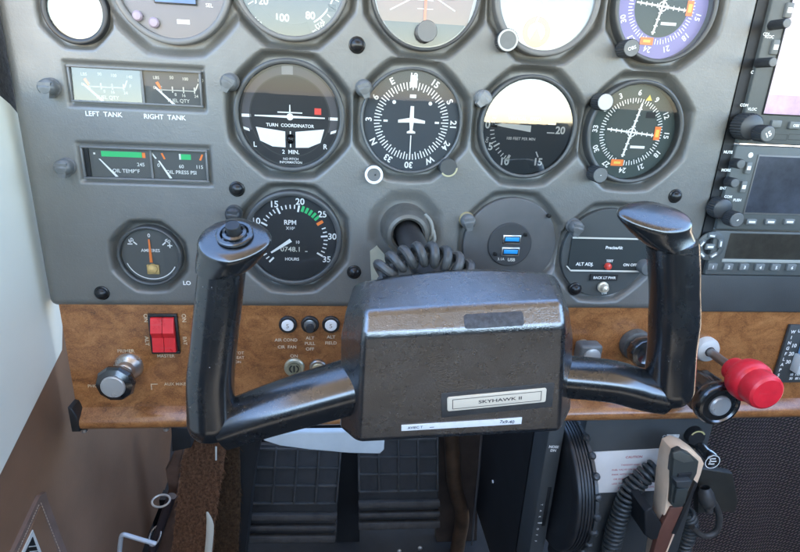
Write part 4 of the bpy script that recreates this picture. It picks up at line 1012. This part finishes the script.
g2, cR, nR = grip([(672, 240, -130), (674, 280, -131), (674, 320, -132), (671, 355, -132), (669, 386, -132)], [14.6, 14.8, 14.6, 15.2, 14.6, 15.0, 15.2],
                  [(664, 394, -132), (640, 389, -131), (610, 381, -129), (560, 376, -122)], (13.6, 14.2), (655, 216.5, -132, 25.0, 16.5, -1, math.radians(24)), 'grip')
mb = MB(); ax = tuple(nL); cc = cL + nL*2.6 + Vector((.6, 0, 1.5))
mb.lathe([(10.6, -1), (10.6, .3), (10, .8), (8.2, .8), (8, .2)], cc, ax, n=40); mb.lathe([(7, 0), (6.8, 1.2), (5.2, 1.8)], cc, ax, n=40); ring = ybuild(mb, 'button_ring', BLACKG)
mb = MB(); mb.lathe([(4.2, 1), (4.2, 6), (3.8, 6.6), (.01, 6.6)], cc, ax, n=32); ybuild(mb, 'push_button', BLACK)
mb = MB(); mb.tube([(-.8+YO.x*0, -10, -86), (4, -50, -94), (14, -100, -112)], 10.6, 32, caps=True, up=(1, 0, 0)); ybuild(mb, 'shaft', mat('dark_steel_tube', (.045, .043, .042), .35, metal=.5, var=.2), yk)
path = [P(377, 276, -100), P(391, 265, -99), P(408, 257, -98), P(428, 254, -98), P(448, 260, -99), P(464, 271, -100), P(474, 282, -100)]
cd = coil(path, 6.0, 9, 3.2, n=10, per=18, phase=.5); ybuild(cd, 'coiled_cord', CORDG)

# ------------------------------------------------------------------ side wall, kick panel
XW = -303.0
def wall_poly(pts, X, th, name, m, label, cat):
    mb = MB(); b = bmesh.new(); vs = [b.verts.new((X, p[0], p[1])) for p in pts]; f = b.faces.new(vs)
    rr = bmesh.ops.extrude_face_region(b, geom=[f])
    for v in rr['geom']:
        if isinstance(v, bmesh.types.BMVert): v.co.x = X-th
    mb.bm(b); o = mb.build(name, m); tag(o, label, cat); return o
q1, q2 = PX(62, 350, XW), PX(0, 475, XW)
sl = (q2.z-q1.z)/(q2.y-q1.y)
wt = PX(2, 96, XW)
wall_poly([(q1.y, q1.z), (-330, q1.z+sl*(-330-q1.y)), (-330, 12), (-14, 11), (-2, 7), (10, 0), (26, -14), (45, -40), (45, -150)], XW, 6, 'side_wall', CREAMW, 'off white cabin side wall panel along the left edge', 'wall panel')
kp = [PX(62, 350, XW-2), PX(172, 432, XW-2), PX(170, 455, XW-2), PX(168, 480, XW-2), PX(160, 505, XW-2), PX(146, 540, XW-2), PX(138, 565, XW-2), PX(60, 640, XW-2), PX(-60, 640, XW-2)]
pts = [(5, -150), (300, -150)] + [(p.y, p.z) for p in kp[1:]] + [(-330, -640), (-330, -250)]
pts = [(30, -140), (kp[1].y+6, -140)] + [(p.y, p.z) for p in kp[1:7]] + [(120, -640), (-330, -640), (-330, q1.z+sl*(-330-q1.y)+60)]
kpo = wall_poly(pts, XW-2, 5, 'kick_panel', BROWN, 'brown vinyl kick panel below the off white side wall', 'side panel')
wall_poly([(-26, 8), (6, -60), (80, -60), (80, 150), (-26, 150)], XW-1.5, 8, 'upper_trim', mat('black_mottled_fabric', (.02, .018, .018), .9, bump=[('noise', 300, .8, 1.)], var=.6, varscale=200), 'black mottled trim strip above the off white side wall', 'trim')
# map pocket flap with emblem
pk = thing('map_pocket', PX(42, 530, XW-1), 'stitched brown vinyl pocket flap with a white edged emblem', 'pocket')
PO = Vector(pk.location)/S
def W2(px, py, X): q = PX(px, py, X)-PO; return q
def side_prism(pxs, X0_, X1_, name, m, parent):
    b = bmesh.new(); vs = [b.verts.new(W2(px, py, X0_)) for px, py in pxs]; f = b.faces.new(vs); rr = bmesh.ops.extrude_face_region(b, geom=[f])
    for v in rr['geom']:
        if isinstance(v, bmesh.types.BMVert): v.co.x = X1_-PO.x
    mb = MB(); mb.bm(b); return mb.build(name, m, parent)
side_prism([(46, 492), (48, 500), (70, 560), (56, 620), (24, 640), (-6, 620), (12, 556), (36, 504), (40, 496)], XW+1.2, XW-2, 'flap', BROWN_L, pk)
side_prism([(41, 506), (61, 560), (50, 612), (26, 628), (4, 612), (19, 556)], XW+2.0, XW+1, 'flap_panel', BROWN, pk)
side_prism([(33, 530), (47, 566), (28, 610), (14, 570)], XW+2.8, XW+1.8, 'emblem_border', mat('off_white_edge', (.62, .62, .58), .5), pk)
side_prism([(33, 537), (43.5, 567), (28, 602), (17.5, 570)], XW+3.3, XW+2.2, 'emblem_field', BLACK, pk)
mb = MB()
for i in range(5):
    a_ = W2(29+i*.8, 547+i*5, XW+3.5); b_ = W2(37+i*.9, 546+i*5, XW+3.5); mb.tube([a_, b_], .35, 6)
mb.build('emblem_bars', mat('off_white_edge', (0, 0, 0)), pk)
mb = MB()
for (x0, y0, x1, y1) in ((41, 503, 64, 562), (39, 505, 16, 556)):
    for i in range(20):
        t0, t1 = i/20, (i+.55)/20
        mb.tube([W2(lerp(x0, x1, t0), lerp(y0, y1, t0), XW+1.8), W2(lerp(x0, x1, t1), lerp(y0, y1, t1), XW+1.8)], .35, 5)
mb.build('stitching', STITCH, pk)

# ------------------------------------------------------------------ footwell
mb = MB(); mb.box((100, 420, -330), (1000, 10, 640)); fw = mb.build('firewall', BLK); fw['kind'] = 'structure'
mb = MB(); mb.box((200, -530, -675), (1100, 1980, 12)); fl = mb.build('floor', mat('dark_floor', (.016, .016, .016), .9, var=.3, varscale=20)); fl['kind'] = 'structure'

mb = MB(); mb.lathe([(.01, 0), (300, 0), (3000, 0), (30000, 0), (400000, 0)], (0, 0, -1500), (0, 0, 1), n=64); gr = mb.build('ground', mat('pale_asphalt', (.52, .42, .30), .9, var=.12, varscale=.5)); gr['kind'] = 'structure'  # unseen ground, added and coloured for warm bounce and reflections
# the rest of the cabin shell, behind and above the camera: it shades the panel and the footwell
HEAD = mat('beige_headliner', (.40, .37, .32), .9); SHELL = mat('dark_cabin_trim', (.032, .033, .036), .8)
def shell(name, c, sz, m):
    mb = MB(); mb.box(c, sz); o = mb.build(name, m, flat=True); o['kind'] = 'structure'; return o
shell('ceiling', (200, -820, 430), (1080, 1340, 20), HEAD)
shell('wall_right', (735, -700, -330), (20, 1580, 680), SHELL)
shell('wall_rear', (200, -1490, -330), (1080, 20, 660), SHELL)
shell('wall_left', (-323, -540, -335), (12, 1940, 680), SHELL)
# carpeted column
def fur_strip(name, pxs, y, th, m, label, dens):
    b = bmesh.new(); vs = [b.verts.new(P(px, py, y)) for px, py in pxs]; f = b.faces.new(vs)
    rr = bmesh.ops.extrude_face_region(b, geom=[f])
    for v in rr['geom']:
        if isinstance(v, bmesh.types.BMVert): v.co.y = y+th
    mb = MB(); mb.bm(b)
    xs = [P(px, py, y) for px, py in pxs]
    minx, maxx = min(p.x for p in xs), max(p.x for p in xs); minz, maxz = min(p.z for p in xs), max(p.z for p in xs)
    def inside(x, z):
        c = False; n = len(xs)
        for i in range(n):
            a, b2 = xs[i], xs[(i+1) % n]
            if (a.z > z) != (b2.z > z) and x < (b2.x-a.x)*(z-a.z)/(b2.z-a.z)+a.x: c = not c
        return c
    fv = []; ff = []; cnt = 0
    while cnt < dens:
        x = random.uniform(minx-1, maxx+1); z = random.uniform(minz, maxz)
        if not inside(x, z): continue
        cnt += 1; l = random.uniform(2, 5.2); dx = random.gauss(0, 1.5); dz = random.gauss(-2.2, 2.0); w = random.uniform(.5, 1.0); k = len(fv)
        fv += [(x-w, y+.2, z), (x+w, y+.2, z), (x+dx+w*.5, y-l*.7, z+dz), (x+dx*1.6, y-l, z+dz*1.8)]; ff += [(k, k+1, k+2), (k, k+2, k+3)]
    mb.add(fv, ff); o = mb.build(name, m, recalc=False, flat=True); tag(o, label, 'carpet'); return o
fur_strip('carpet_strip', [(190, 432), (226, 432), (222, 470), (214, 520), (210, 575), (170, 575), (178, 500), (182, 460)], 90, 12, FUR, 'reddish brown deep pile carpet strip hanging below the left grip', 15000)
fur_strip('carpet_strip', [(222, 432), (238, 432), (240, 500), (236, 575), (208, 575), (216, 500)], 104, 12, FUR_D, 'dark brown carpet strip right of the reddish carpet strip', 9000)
mb = MB(); pts = [P(*q, 112) for q in ((232, 425), (263, 425), (252, 490), (243, 575), (222, 575), (234, 490))]; mb.prism([(p.x, p.z) for p in pts], 112, 150); o = mb.build('support_bracket', BLK); tag(o, 'black bracket between the carpet strips and the left pedal', 'bracket')
mb = MB(); pts = [P(*q, 60) for q in ((171, 428), (190, 428), (191, 448), (172, 452))]; mb.prism([(p.x, p.z) for p in pts], 60, 80, 1); o = mb.build('panel_bracket', BLK); tag(o, 'small black bracket under the wood panel beside the carpet', 'bracket')
mb = MB(); a_ = P(216, 447, 84); b_ = P(216, 460, 84); mb.tube([a_, b_], 1.1, 8); o = mb.build('control_pin', mat('pale_pin', (.6, .58, .5), .4), None); tag(o, 'short pale pin in front of the carpet below the left grip', 'pin')
mb = MB(); pts = spline([P(*q, 84) for q in ((207, 512), (210, 524), (209, 545), (205, 580))]); k = len(pts); mb.tube(pts, [lerp(1, 4.5, min(1, i/(k*.35))) for i in range(k)], 10, asp=.5); o = mb.build('plastic_strip', mat('cream_plastic', (.55, .52, .42), .5)); tag(o, 'slim cream plastic blade between the two carpet strips', 'trim')
# folded brown cloth and cable beside the kick panel
mb = MB()
pts = [P(*q, 150) for q in ((172, 436), (184, 440), (180, 470), (176, 500), (186, 530), (190, 575), (150, 575), (160, 520), (168, 490), (165, 470), (174, 455))]
mb.prism([(p.x, p.z) for p in pts], 150, 170, 3); o = mb.build('trim_fold', mat('pinkish_brown_vinyl', (.14, .085, .06), .6, var=.3, varscale=40)); tag(o, 'folded brown trim edge behind the black cable', 'trim')
mb = MB(); pts = spline([P(*q, 120) for q in ((172, 496), (166, 512), (158, 535), (150, 560), (146, 585))]); mb.tube(pts, 5.5, 12); cb = mb.build('control_cable', mat('dark_purple_cable', (.035, .027, .030), .4)); tag(cb, 'dark cable with metal ties running down beside the kick panel', 'cable')
def loop(cx, cy, a, b, y, r_, tilt, parent=None):
    pts = []
    c = P(cx, cy, y)
    for i in range(25):
        t = 2*PI*i/24; dx, dz = a*math.cos(t), b*math.sin(t); pts.append((c.x+dx*math.cos(tilt)-dz*math.sin(tilt), c.y+7*math.sin(t), c.z+dx*math.sin(tilt)+dz*math.cos(tilt)))
    mb = MB(); mb.tube(pts, r_, 8, caps=False); return mb
loop(161, 501, 10.5, 3.0, 112, 1.3, .05).build('tie_ring', mat('pale_metal', (.55, .5, .42), .4, metal=.4), cb)
loop(155, 536, 6, 9, 112, 1.2, -.3).build('tie_ring', METAL, cb)
mb = MB(); pts = [P(*q, 40) for q in ((118, 580), (119.5, 552), (121, 538), (123, 535), (127, 535.5), (140, 539.5), (156, 544))]; mb.tube(spline(pts, 4), 2.5, 12); o = mb.build('bent_rod', mat('grey_painted_rod', (.42, .45, .47), .4, metal=.2)); tag(o, 'bent grey metal rod crossing in front of the kick panel', 'rod')
# black sheet added for the shadow behind the cable
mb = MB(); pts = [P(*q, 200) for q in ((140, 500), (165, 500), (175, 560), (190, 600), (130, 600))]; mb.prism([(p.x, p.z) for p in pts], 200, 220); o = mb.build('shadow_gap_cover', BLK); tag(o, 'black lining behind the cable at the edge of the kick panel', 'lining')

# rudder pedals
def pedal(pxs, y, label):
    TL, TR, BL, BR = [P(*q, y+dy) for q, dy in zip(pxs, (25, 25, -10, -10))]
    c = (TL+TR+BL+BR)/4; r = thing('rudder_pedal', c, label, 'pedal', 'rudder pedals')
    ux = ((TR-TL)+(BR-BL)).normalized(); uz = ((TL-BL)+(TR-BR)).normalized(); nn = ux.cross(uz); nn = -nn if nn.y > 0 else nn
    M = Matrix((ux, -nn, uz)).transposed().to_4x4()
    w = ((TR-TL).length+(BR-BL).length)/2; h = ((TL-BL).length+(TR-BR).length)/2
    mb = MB(); mb.box((0, 8, 0), (w, 12, h), 3, M=M); mb.build('pad', RUBBER, r)
    mb = MB()
    for i in range(5): mb.box((-w/2+w*i/4*.98+1, 1.0, h*.20), (3.2, 5, h*.56), 1, M=M)
    for z in (.46, .28, .10, -.08): mb.box((0, 1.2, h*z), (w-2, 4.6, 3.2), 1, M=M)
    mb.build('tread', mat('worn_rubber_tread', (.034, .033, .030), .75, var=.5, varscale=45), r)
    mb = MB()
    for z, t in ((-.2, 9), (-.31, 7), (-.42, 10)): mb.box((0, -2, h*z), (w+2, 10, t), 1.6, M=M)
    mb.build('lower_bar', RUBBER_D, r)
    mb = MB(); mb.tube([M @ Vector((0, 20, h*.2)), M @ Vector((0, 60, h*.7)), M @ Vector((0, 90, h*1.3))], 9, 12); mb.build('arm', BLK, r)
    return r
pedal([(258, 446), (338, 446), (243, 545), (338, 545)], 170, 'dusty black rubber rudder pedal left of the gap between the pedals')
pedal([(360, 436), (436, 436), (357, 532), (441, 530)], 170, 'dusty black rubber rudder pedal under the yoke hub')
mb = MB(); pts = [P(*q, 240) for q in ((338, 440), (362, 440), (358, 600), (336, 600))]; mb.prism([(p.x, p.z) for p in pts], 240, 260); o = mb.build('pedal_post', BLK); tag(o, 'black post standing between the two rudder pedals', 'post')
for cx, cy, lb in ((420, 548, 'bright bolt head low under the right rudder pedal'), (399, 551, 'dim bolt head low beside the gap of the right rudder pedal')):
    c = P(cx, cy, 200); mb = MB(); mb.lathe([(3.4, 0), (3.4, 2.5), (2.5, 3.2), (.01, 3.4)], c, n=16); o = mb.build('bolt', METAL); tag(o, lb, 'bolt', 'bolts in the footwell')
# parking brake handle
mb = MB(); b = bmesh.new()
pts = [P(*q, 12) for q in ((262, 434), (300, 431.5), (345, 431), (385, 432), (384, 449), (380, 453), (350, 452.5), (310, 449), (280, 445), (264, 440))]
mb.prism([(p.x, p.z) for p in pts], 10, 17, 1.8); o = mb.build('brake_handle', SILV, sharp=40); tag(o, 'pale silver blade handle under the wood panel behind the yoke', 'handle')

# copper pipe, plate edge in the middle
mb = MB(); mb.tube(spline([P(*q, 210) for q in ((450, 405), (454, 480), (462, 515), (458, 545), (452, 585))]), [11]*33, 14, caps=True); o = mb.build('duct_pipe', COPPER); tag(o, 'brown copper coloured duct curving down right of the pedals', 'duct')
mb = MB(); pts = [P(*q, 225) for q in ((440, 432), (482, 432), (480, 470), (476, 600), (436, 600))]; mb.prism([(p.x, p.z) for p in pts], 232, 250); o = mb.build('duct_cover', mat('dark_brown_liner', (.035, .024, .018), .5, var=.4, varscale=30)); tag(o, 'dark brown liner behind the copper coloured duct', 'liner')
mb = MB(); mb.tube([P(*q, 180) for q in ((482, 430), (479, 470), (474, 520), (472, 545))], 1.8, 8); o = mb.build('cable_rod', METALD); tag(o, 'thin steel rod along the black side of the pedestal', 'rod')

# ------------------------------------------------------------------ pedestal
XP = 163.0
ped = thing('pedestal', (250, 5, -380), 'dark grey centre pedestal below the wood panel, carrying the trim wheel', 'pedestal')
PE = Vector(ped.location)/S
def pbuild(mb, name, m, parent=ped, **k):
    mb.v = [(x-PE.x, y-PE.y, z-PE.z) for x, y, z in mb.v]; return mb.build(name, m, parent, **k)
pr = P(708, 432, 5); 
mb = MB(); mb.box(((XP+34+338)/2, 25, -385), (338-XP-34, 36, 214), 2); pbuild(mb, 'front_plate', PED)
mb = MB(); mb.box((XP+4, 25, -385), (17, 36, 214), 2); pbuild(mb, 'indicator_plate', PED)
mb = MB(); mb.box((XP+22, 60, -385), (20, 20, 214)); pbuild(mb, 'wheel_well', BLK)
mb = MB(); q = [PX(x, y, XP-4) for x, y in ((556, 425), (481, 425), (470, 575), (560, 620))]
mb.box((XP-2, 135, -430), (5, 180, 310)); pbuild(mb, 'side_plate', BLK)
c = PX(493, 482, XP-5); mb = MB(); mb.lathe([(3, 0), (2.8, 1.6), (.01, 2)], c, (-1, 0, 0), n=16); pbuild(mb, 'bolt', METAL)
mb = MB(); c = P(558, 507, 6); mb.box((XP+6.5, 6.6, c.z), (4.2, .8, 52), .3); pbuild(mb, 'indicator_slot', BLK)
mb = MB(); c = P(553, 449, 6); mb.text('NOSE', 3.0, XP+3.5, c.z+2, 6.6, 4, bold=.04); mb.text('DN', 3.0, XP+3.5, c.z-2.4, 6.6, 4, bold=.04)
c = P(553, 523, 6); mb.rect(XP+4, c.z, 7, 1.8, 6.5)
for i in range(7): c = P(551, 505+i*6, 6); mb.text('TAKEOFF'[i], 2.4, XP+.8, c.z, 6.5, 90, bold=.03)
pbuild(mb, 'lettering', LETTER, recalc=False)
c = P(672, 437, 6); mb = MB(); mb.text('CABIN', 3.6, c.x-3, c.z, 6.6, bold=.06); mb.box((c.x+1, 6.4, c.z), (14, 1.0, 5.5), .4); pbuild(mb, 'metal_tag', mat('chipped_white_paint', (.55, .56, .54), .5, var=.3, varscale=300), recalc=False)
# placard
mb = MB(); q = [P(*k, 6.7) for k in ((586, 452.5), (690, 447), (690, 489), (594, 493))]
mb.prism([(p.x, p.z) for p in q][::-1], 6.2, 7.4, .1); pl_ = mb.build('placard', PAPER); tag(pl_, 'white placard with fine red print beside the trim wheel', 'placard')
mb = MB()
c = P(634, 457, 6.1); mb.text('CAUTION', 3.0, c.x, c.z, 6.0, -1, bold=.02)
words = 'FUEL SELECTOR BOTH ON FOR TAKEOFF AND LANDING SWITCH TANKS IN LEVEL FLIGHT ONLY WHEN LOW'.split()
lines = ['          TAKEOFF AND LANDING', 'FUEL VALVE ON BOTH TANKS FOR ALL', 'PARK WITH ONE TANK SELECTED LEFT', 'OR RIGHT. DO NOT TAKE OFF WITH', 'LESS THAN A QUARTER TANK. SWITCH', 'TANKS IN LEVEL FLIGHT ONLY.']
for i, t in enumerate(lines):
    c = P(638, 464.5+i*4.6, 6.1); mb.text(t, 2.1, c.x-1, c.z, 6.0, -1.0, sx=1.1)
mb.build('print', REDINK, pl_, recalc=False)
# trim wheel
wc = Vector((XP+23, 28, -372)); RW = 74.0
tw = thing('trim_handwheel', wc, 'black ridged elevator trim wheel standing out of the pedestal', 'wheel')
mb = MB(); hw = 9.5
pr_ = [(RW-14, -hw), (RW-2, -hw), (RW-.5, -hw+1)]
for i in range(5): x = -hw+2+i*3.2; pr_ += [(RW, x), (RW, x+1.6), (RW-1.2, x+1.9), (RW-1.2, x+2.9)]
pr_ += [(RW-.5, hw-2), (RW-3, hw-.6), (RW-14, hw)]
mb.lathe(pr_, axis=(1, 0, 0), n=120); mb.lathe([(RW-14, -hw), (8, -hw+3)], axis=(1, 0, 0), n=120); mb.lathe([(RW-14, hw), (8, hw-3)], axis=(1, 0, 0), n=120); mb.build('rim', BLACK, tw)
mb = MB(); mb.lathe([(RW-8, hw-1.5), (RW+1.2, hw-1.2), (RW+1.6, hw+2), (RW-1, hw+3.2), (RW-8, hw+3)], axis=(1, 0, 0), n=120); mb.build('knurled_edge', mat('charcoal_plastic', (.035, .038, .038), .35), tw)
for i in range(24):
    a = 2*PI*i/24+.1; d = Vector((0, math.cos(a), math.sin(a))); mb = MB()
    mb.lathe([(4.2, 0), (4.0, 2.6), (2.8, 4.2), (.01, 4.8)], d*(RW-1)+Vector((hw+1.2, 0, 0)), tuple(d), n=14); mb.build('knurl', mat('charcoal_plastic', (0, 0, 0)), tw)

# microphone
mc = thing('hand_microphone', P(670, 500, -48), 'tan hand microphone with dark talk switch hanging on the pedestal', 'microphone')
MO = Vector(mc.location)/S
def mpoly(pxs, y0, y1, name, m, bev=1.2, parent=mc, dy=0):
    # slab leaning toward the viewer at its top
    b = bmesh.new()
    vs = [b.verts.new(P(px, py, y0 - (py-500)*dy)) for px, py in pxs]; f = b.faces.new(vs); rr = bmesh.ops.extrude_face_region(b, geom=[f])
    for v in rr['geom']:
        if isinstance(v, bmesh.types.BMVert): v.co.y += y1-y0
    if bev: bmesh.ops.bevel(b, geom=[e for e in b.edges if len(e.link_faces) == 2 and e.calc_face_angle(0) > .6], offset=bev, segments=3, profile=.5, affect='EDGES')
    mb = MB(); mb.bm(b); mb.v = [(x-MO.x, y-MO.y, z-MO.z) for x, y, z in mb.v]; return mb.build(name, m, parent, sharp=50)
mpoly([(671, 462), (674, 452), (682, 448.5), (692, 452), (702, 459), (704.5, 464), (701, 476), (694, 492), (683, 516), (668, 553), (660, 580), (654, 580), (659, 552), (664, 520), (668, 485)], -40, -18, 'shell', TAN, 1.6)
mpoly([(673.5, 461), (676, 453.5), (682, 451), (690, 454), (699, 462), (697, 474), (688, 492), (683, 507), (674, 508), (670.5, 504), (672, 480)], -44.5, -36, 'face', MICD, 1.0)
mpoly([(671, 508), (684, 507), (664, 558), (652, 558), (660, 530)], -42.5, -36, 'lower_inlay', REDBR, .8)
mpoly([(673, 453.5), (681, 451.5), (690, 456), (694, 461.5), (684, 463), (674, 459)], -45.2, -43, 'grille', mat('olive_grille', (.085, .085, .07), .6, bump=[('noise', 1200, .8, .4)]), .4)
mpoly([(679, 474.5), (692, 473.5), (690.5, 478.5), (677, 479.5)], -46.2, -43, 'slot', BLACK, .3)
mpoly([(676, 482), (692, 481), (691, 487), (686, 489), (677, 488)], -52, -43, 'talk_switch_top', CORDB, .8)
mpoly([(677, 489), (689, 489), (685, 504), (674, 504)], -48, -43, 'talk_switch', MICD, .6)
mpoly([(695.5, 482), (698, 484), (676, 535), (672, 534)], -43.5, -38, 'side_strip', BLACK, .3)
o = None
cp = thing('microphone_clip', P(655, 520, 0), 'black clip gripping the microphone low on the pedestal', 'clip')
MOs = MO; MO = Vector(cp.location)/S
mpoly([(645, 512), (652, 508), (662, 524), (664, 538), (652, 541), (645, 536)], -42, 6, 'jaw', BLK, 2, parent=cp)
MO = MOs
# cords
cd = coil([P(*q, -6) for q in ((656, 468), (644, 476), (630, 492), (621, 512), (614, 535), (609, 560), (606, 585))], 8.2, 30, 2.3, n=8, per=14); o = cd.build('coiled_cord', CORDB); tag(o, 'charcoal coiled microphone cord hanging left of the microphone', 'cord')
cd = coil([P(*q, 18) for q in ((686, 512), (690, 520), (689, 532), (684, 546), (678, 575))], 7.0, 18, 2.2, n=8, per=14); o = cd.build('coiled_cord', CORDB); tag(o, 'short coiled cord showing right of the microphone', 'cord')
mb = MB(); mb.tube(spline([P(*q, 8) for q in ((706, 496), (714, 503), (719, 515), (718, 528), (711, 535), (701, 535), (692, 527))]), 3.4, 12); jk = mb.build('jack_cable', CORDG); tag(jk, 'grey jack cord looping down to the right of the microphone', 'cord')
mb = MB(); c = P(706, 494, 0); mb.lathe([(5, -8), (8, 0), (8.6, 8), (7, 14), (5, 16), (4, 22)], c, (.3, -.2, -1), n=28); mb.build('plug', CORDG, jk)
# lighter / control knob
c = P(712.5, 462, -22); r = thing('emblem_knob', (c.x, 6, c.z), 'black knob with white slotted emblem below the throttle', 'knob')
mb = MB(); mb.lathe([(7.2, -6), (7.2, 18), (8.4, 19.5), (8.7, 25), (8.2, 27.4), (7.4, 28), (7.1, 27), (.01, 26.8)], n=48); k = mb.build('knob', BLACKG, r)
mb = MB(); mb.annulus(7.2, 8.0, -28.2, 0, 360)
for z, x in ((3.2, 0), (0, .8), (-3.2, 0)): mb.rect(x, z, 8-abs(z)*.4, 1.4, -27.3)
mb.rect(-2.0, 0, 1.2, 7, -27.3); mb.build('emblem', LETTER, k, recalc=False)
c = P(697, 438, 0); r = thing('knob_base', (c.x, 6, c.z), 'black knob base with a yellow rim just under the throttle knob', 'knob base')
mb = MB(); mb.lathe([(10, -2), (10, 3), (9, 6), (.01, 6.5)], n=36); mb.build('barrel', BLK, r)
mb = MB(); mb.annulus(7.4, 9, -6.6, -60, 60); mb.build('yellow_rim', mat('yellowed_edge', (.50, .45, .2), .5), r, recalc=False)
mb = MB(); q = [P(*k, 14) for k in ((698, 468), (733, 474), (738, 500), (736, 512), (698, 514))]; mb.prism([(p.x, p.z) for p in q], 14, 22, 1.5); o = mb.build('jack_plate', mat('drab_brown_plate', (.028, .028, .023), .5, var=.3, varscale=30)); tag(o, 'drab plate behind the knob and jack cord at the pedestal edge', 'plate')
# right carpet
mb = MB()
A, B_, C_, D_ = P(690, 400, 62), P(860, 395, 62), P(880, 640, 20), P(690, 640, 20)
vs = []; nn_ = 24
for j in range(nn_+1):
    for i in range(nn_+1):
        p = A.lerp(B_, i/nn_).lerp(D_.lerp(C_, i/nn_), j/nn_); p = p+Vector((0, random.uniform(-1, 1)+3*math.sin(i*.7), 0)); vs.append(p)
fs = [(j*(nn_+1)+i, j*(nn_+1)+i+1, (j+1)*(nn_+1)+i+1, (j+1)*(nn_+1)+i) for j in range(nn_) for i in range(nn_)]
n0 = len(vs); rim = [i for i in range(nn_+1)]+[j*(nn_+1)+nn_ for j in range(1, nn_+1)]+[nn_*(nn_+1)+i for i in range(nn_-1, -1, -1)]+[j*(nn_+1) for j in range(nn_-1, 0, -1)]
vs += [vs[k]+Vector((0, 10, 0)) for k in rim]; n = len(rim); fs += [(rim[k], rim[(k+1) % n], n0+(k+1) % n, n0+k) for k in range(n)]; fs.append(tuple(range(n0, n0+n)))
mb.add(vs, fs); o = mb.build('wall_carpet', WEAVE); tag(o, 'dark brown carpet with a diagonal woven pattern in the lower right corner', 'carpet')

# ------------------------------------------------------------------ light
w = bpy.data.worlds.new('World'); scene.world = w; w.use_nodes = True
nt = w.node_tree; bg = nt.nodes['Background']; sky = nt.nodes.new('ShaderNodeTexSky'); sky.sky_type = 'NISHITA'; sky.sun_disc = False
SUN_EL, SUN_AZ = math.radians(52), math.radians(172)     # azimuth clockwise from +Y: behind the camera, a little to the left
sky.sun_elevation = SUN_EL; sky.sun_rotation = SUN_AZ; sky.dust_density = 0.35; sky.air_density = 1.15; sky.ozone_density = 3.0
bg.inputs['Strength'].default_value = .105
nt.links.new(sky.outputs[0], bg.inputs[0])
sd = bpy.data.lights.new('sun', 'SUN'); sun = bpy.data.objects.new('sun', sd); COL.objects.link(sun)
sd.energy = 5.0; sd.angle = math.radians(.5); sd.color = (1, .93, .83)
d = Vector((math.sin(SUN_AZ)*math.cos(SUN_EL), math.cos(SUN_AZ)*math.cos(SUN_EL), math.sin(SUN_EL)))
sun.rotation_euler = (-d).to_track_quat('-Z', 'Y').to_euler(); sun.location = d*3
vs_ = scene.view_settings; scene.display_settings.display_device = 'sRGB'
vs_.view_transform = 'Standard'; vs_.look = 'None'; vs_.gamma = 1; vs_.use_curve_mapping = False; vs_.exposure = 3.6
scene.render.engine = 'CYCLES'
scene.cycles.use_denoising = True; scene.cycles.max_bounces = 8; scene.cycles.transparent_max_bounces = 12
scene.cycles.sample_clamp_indirect = 6
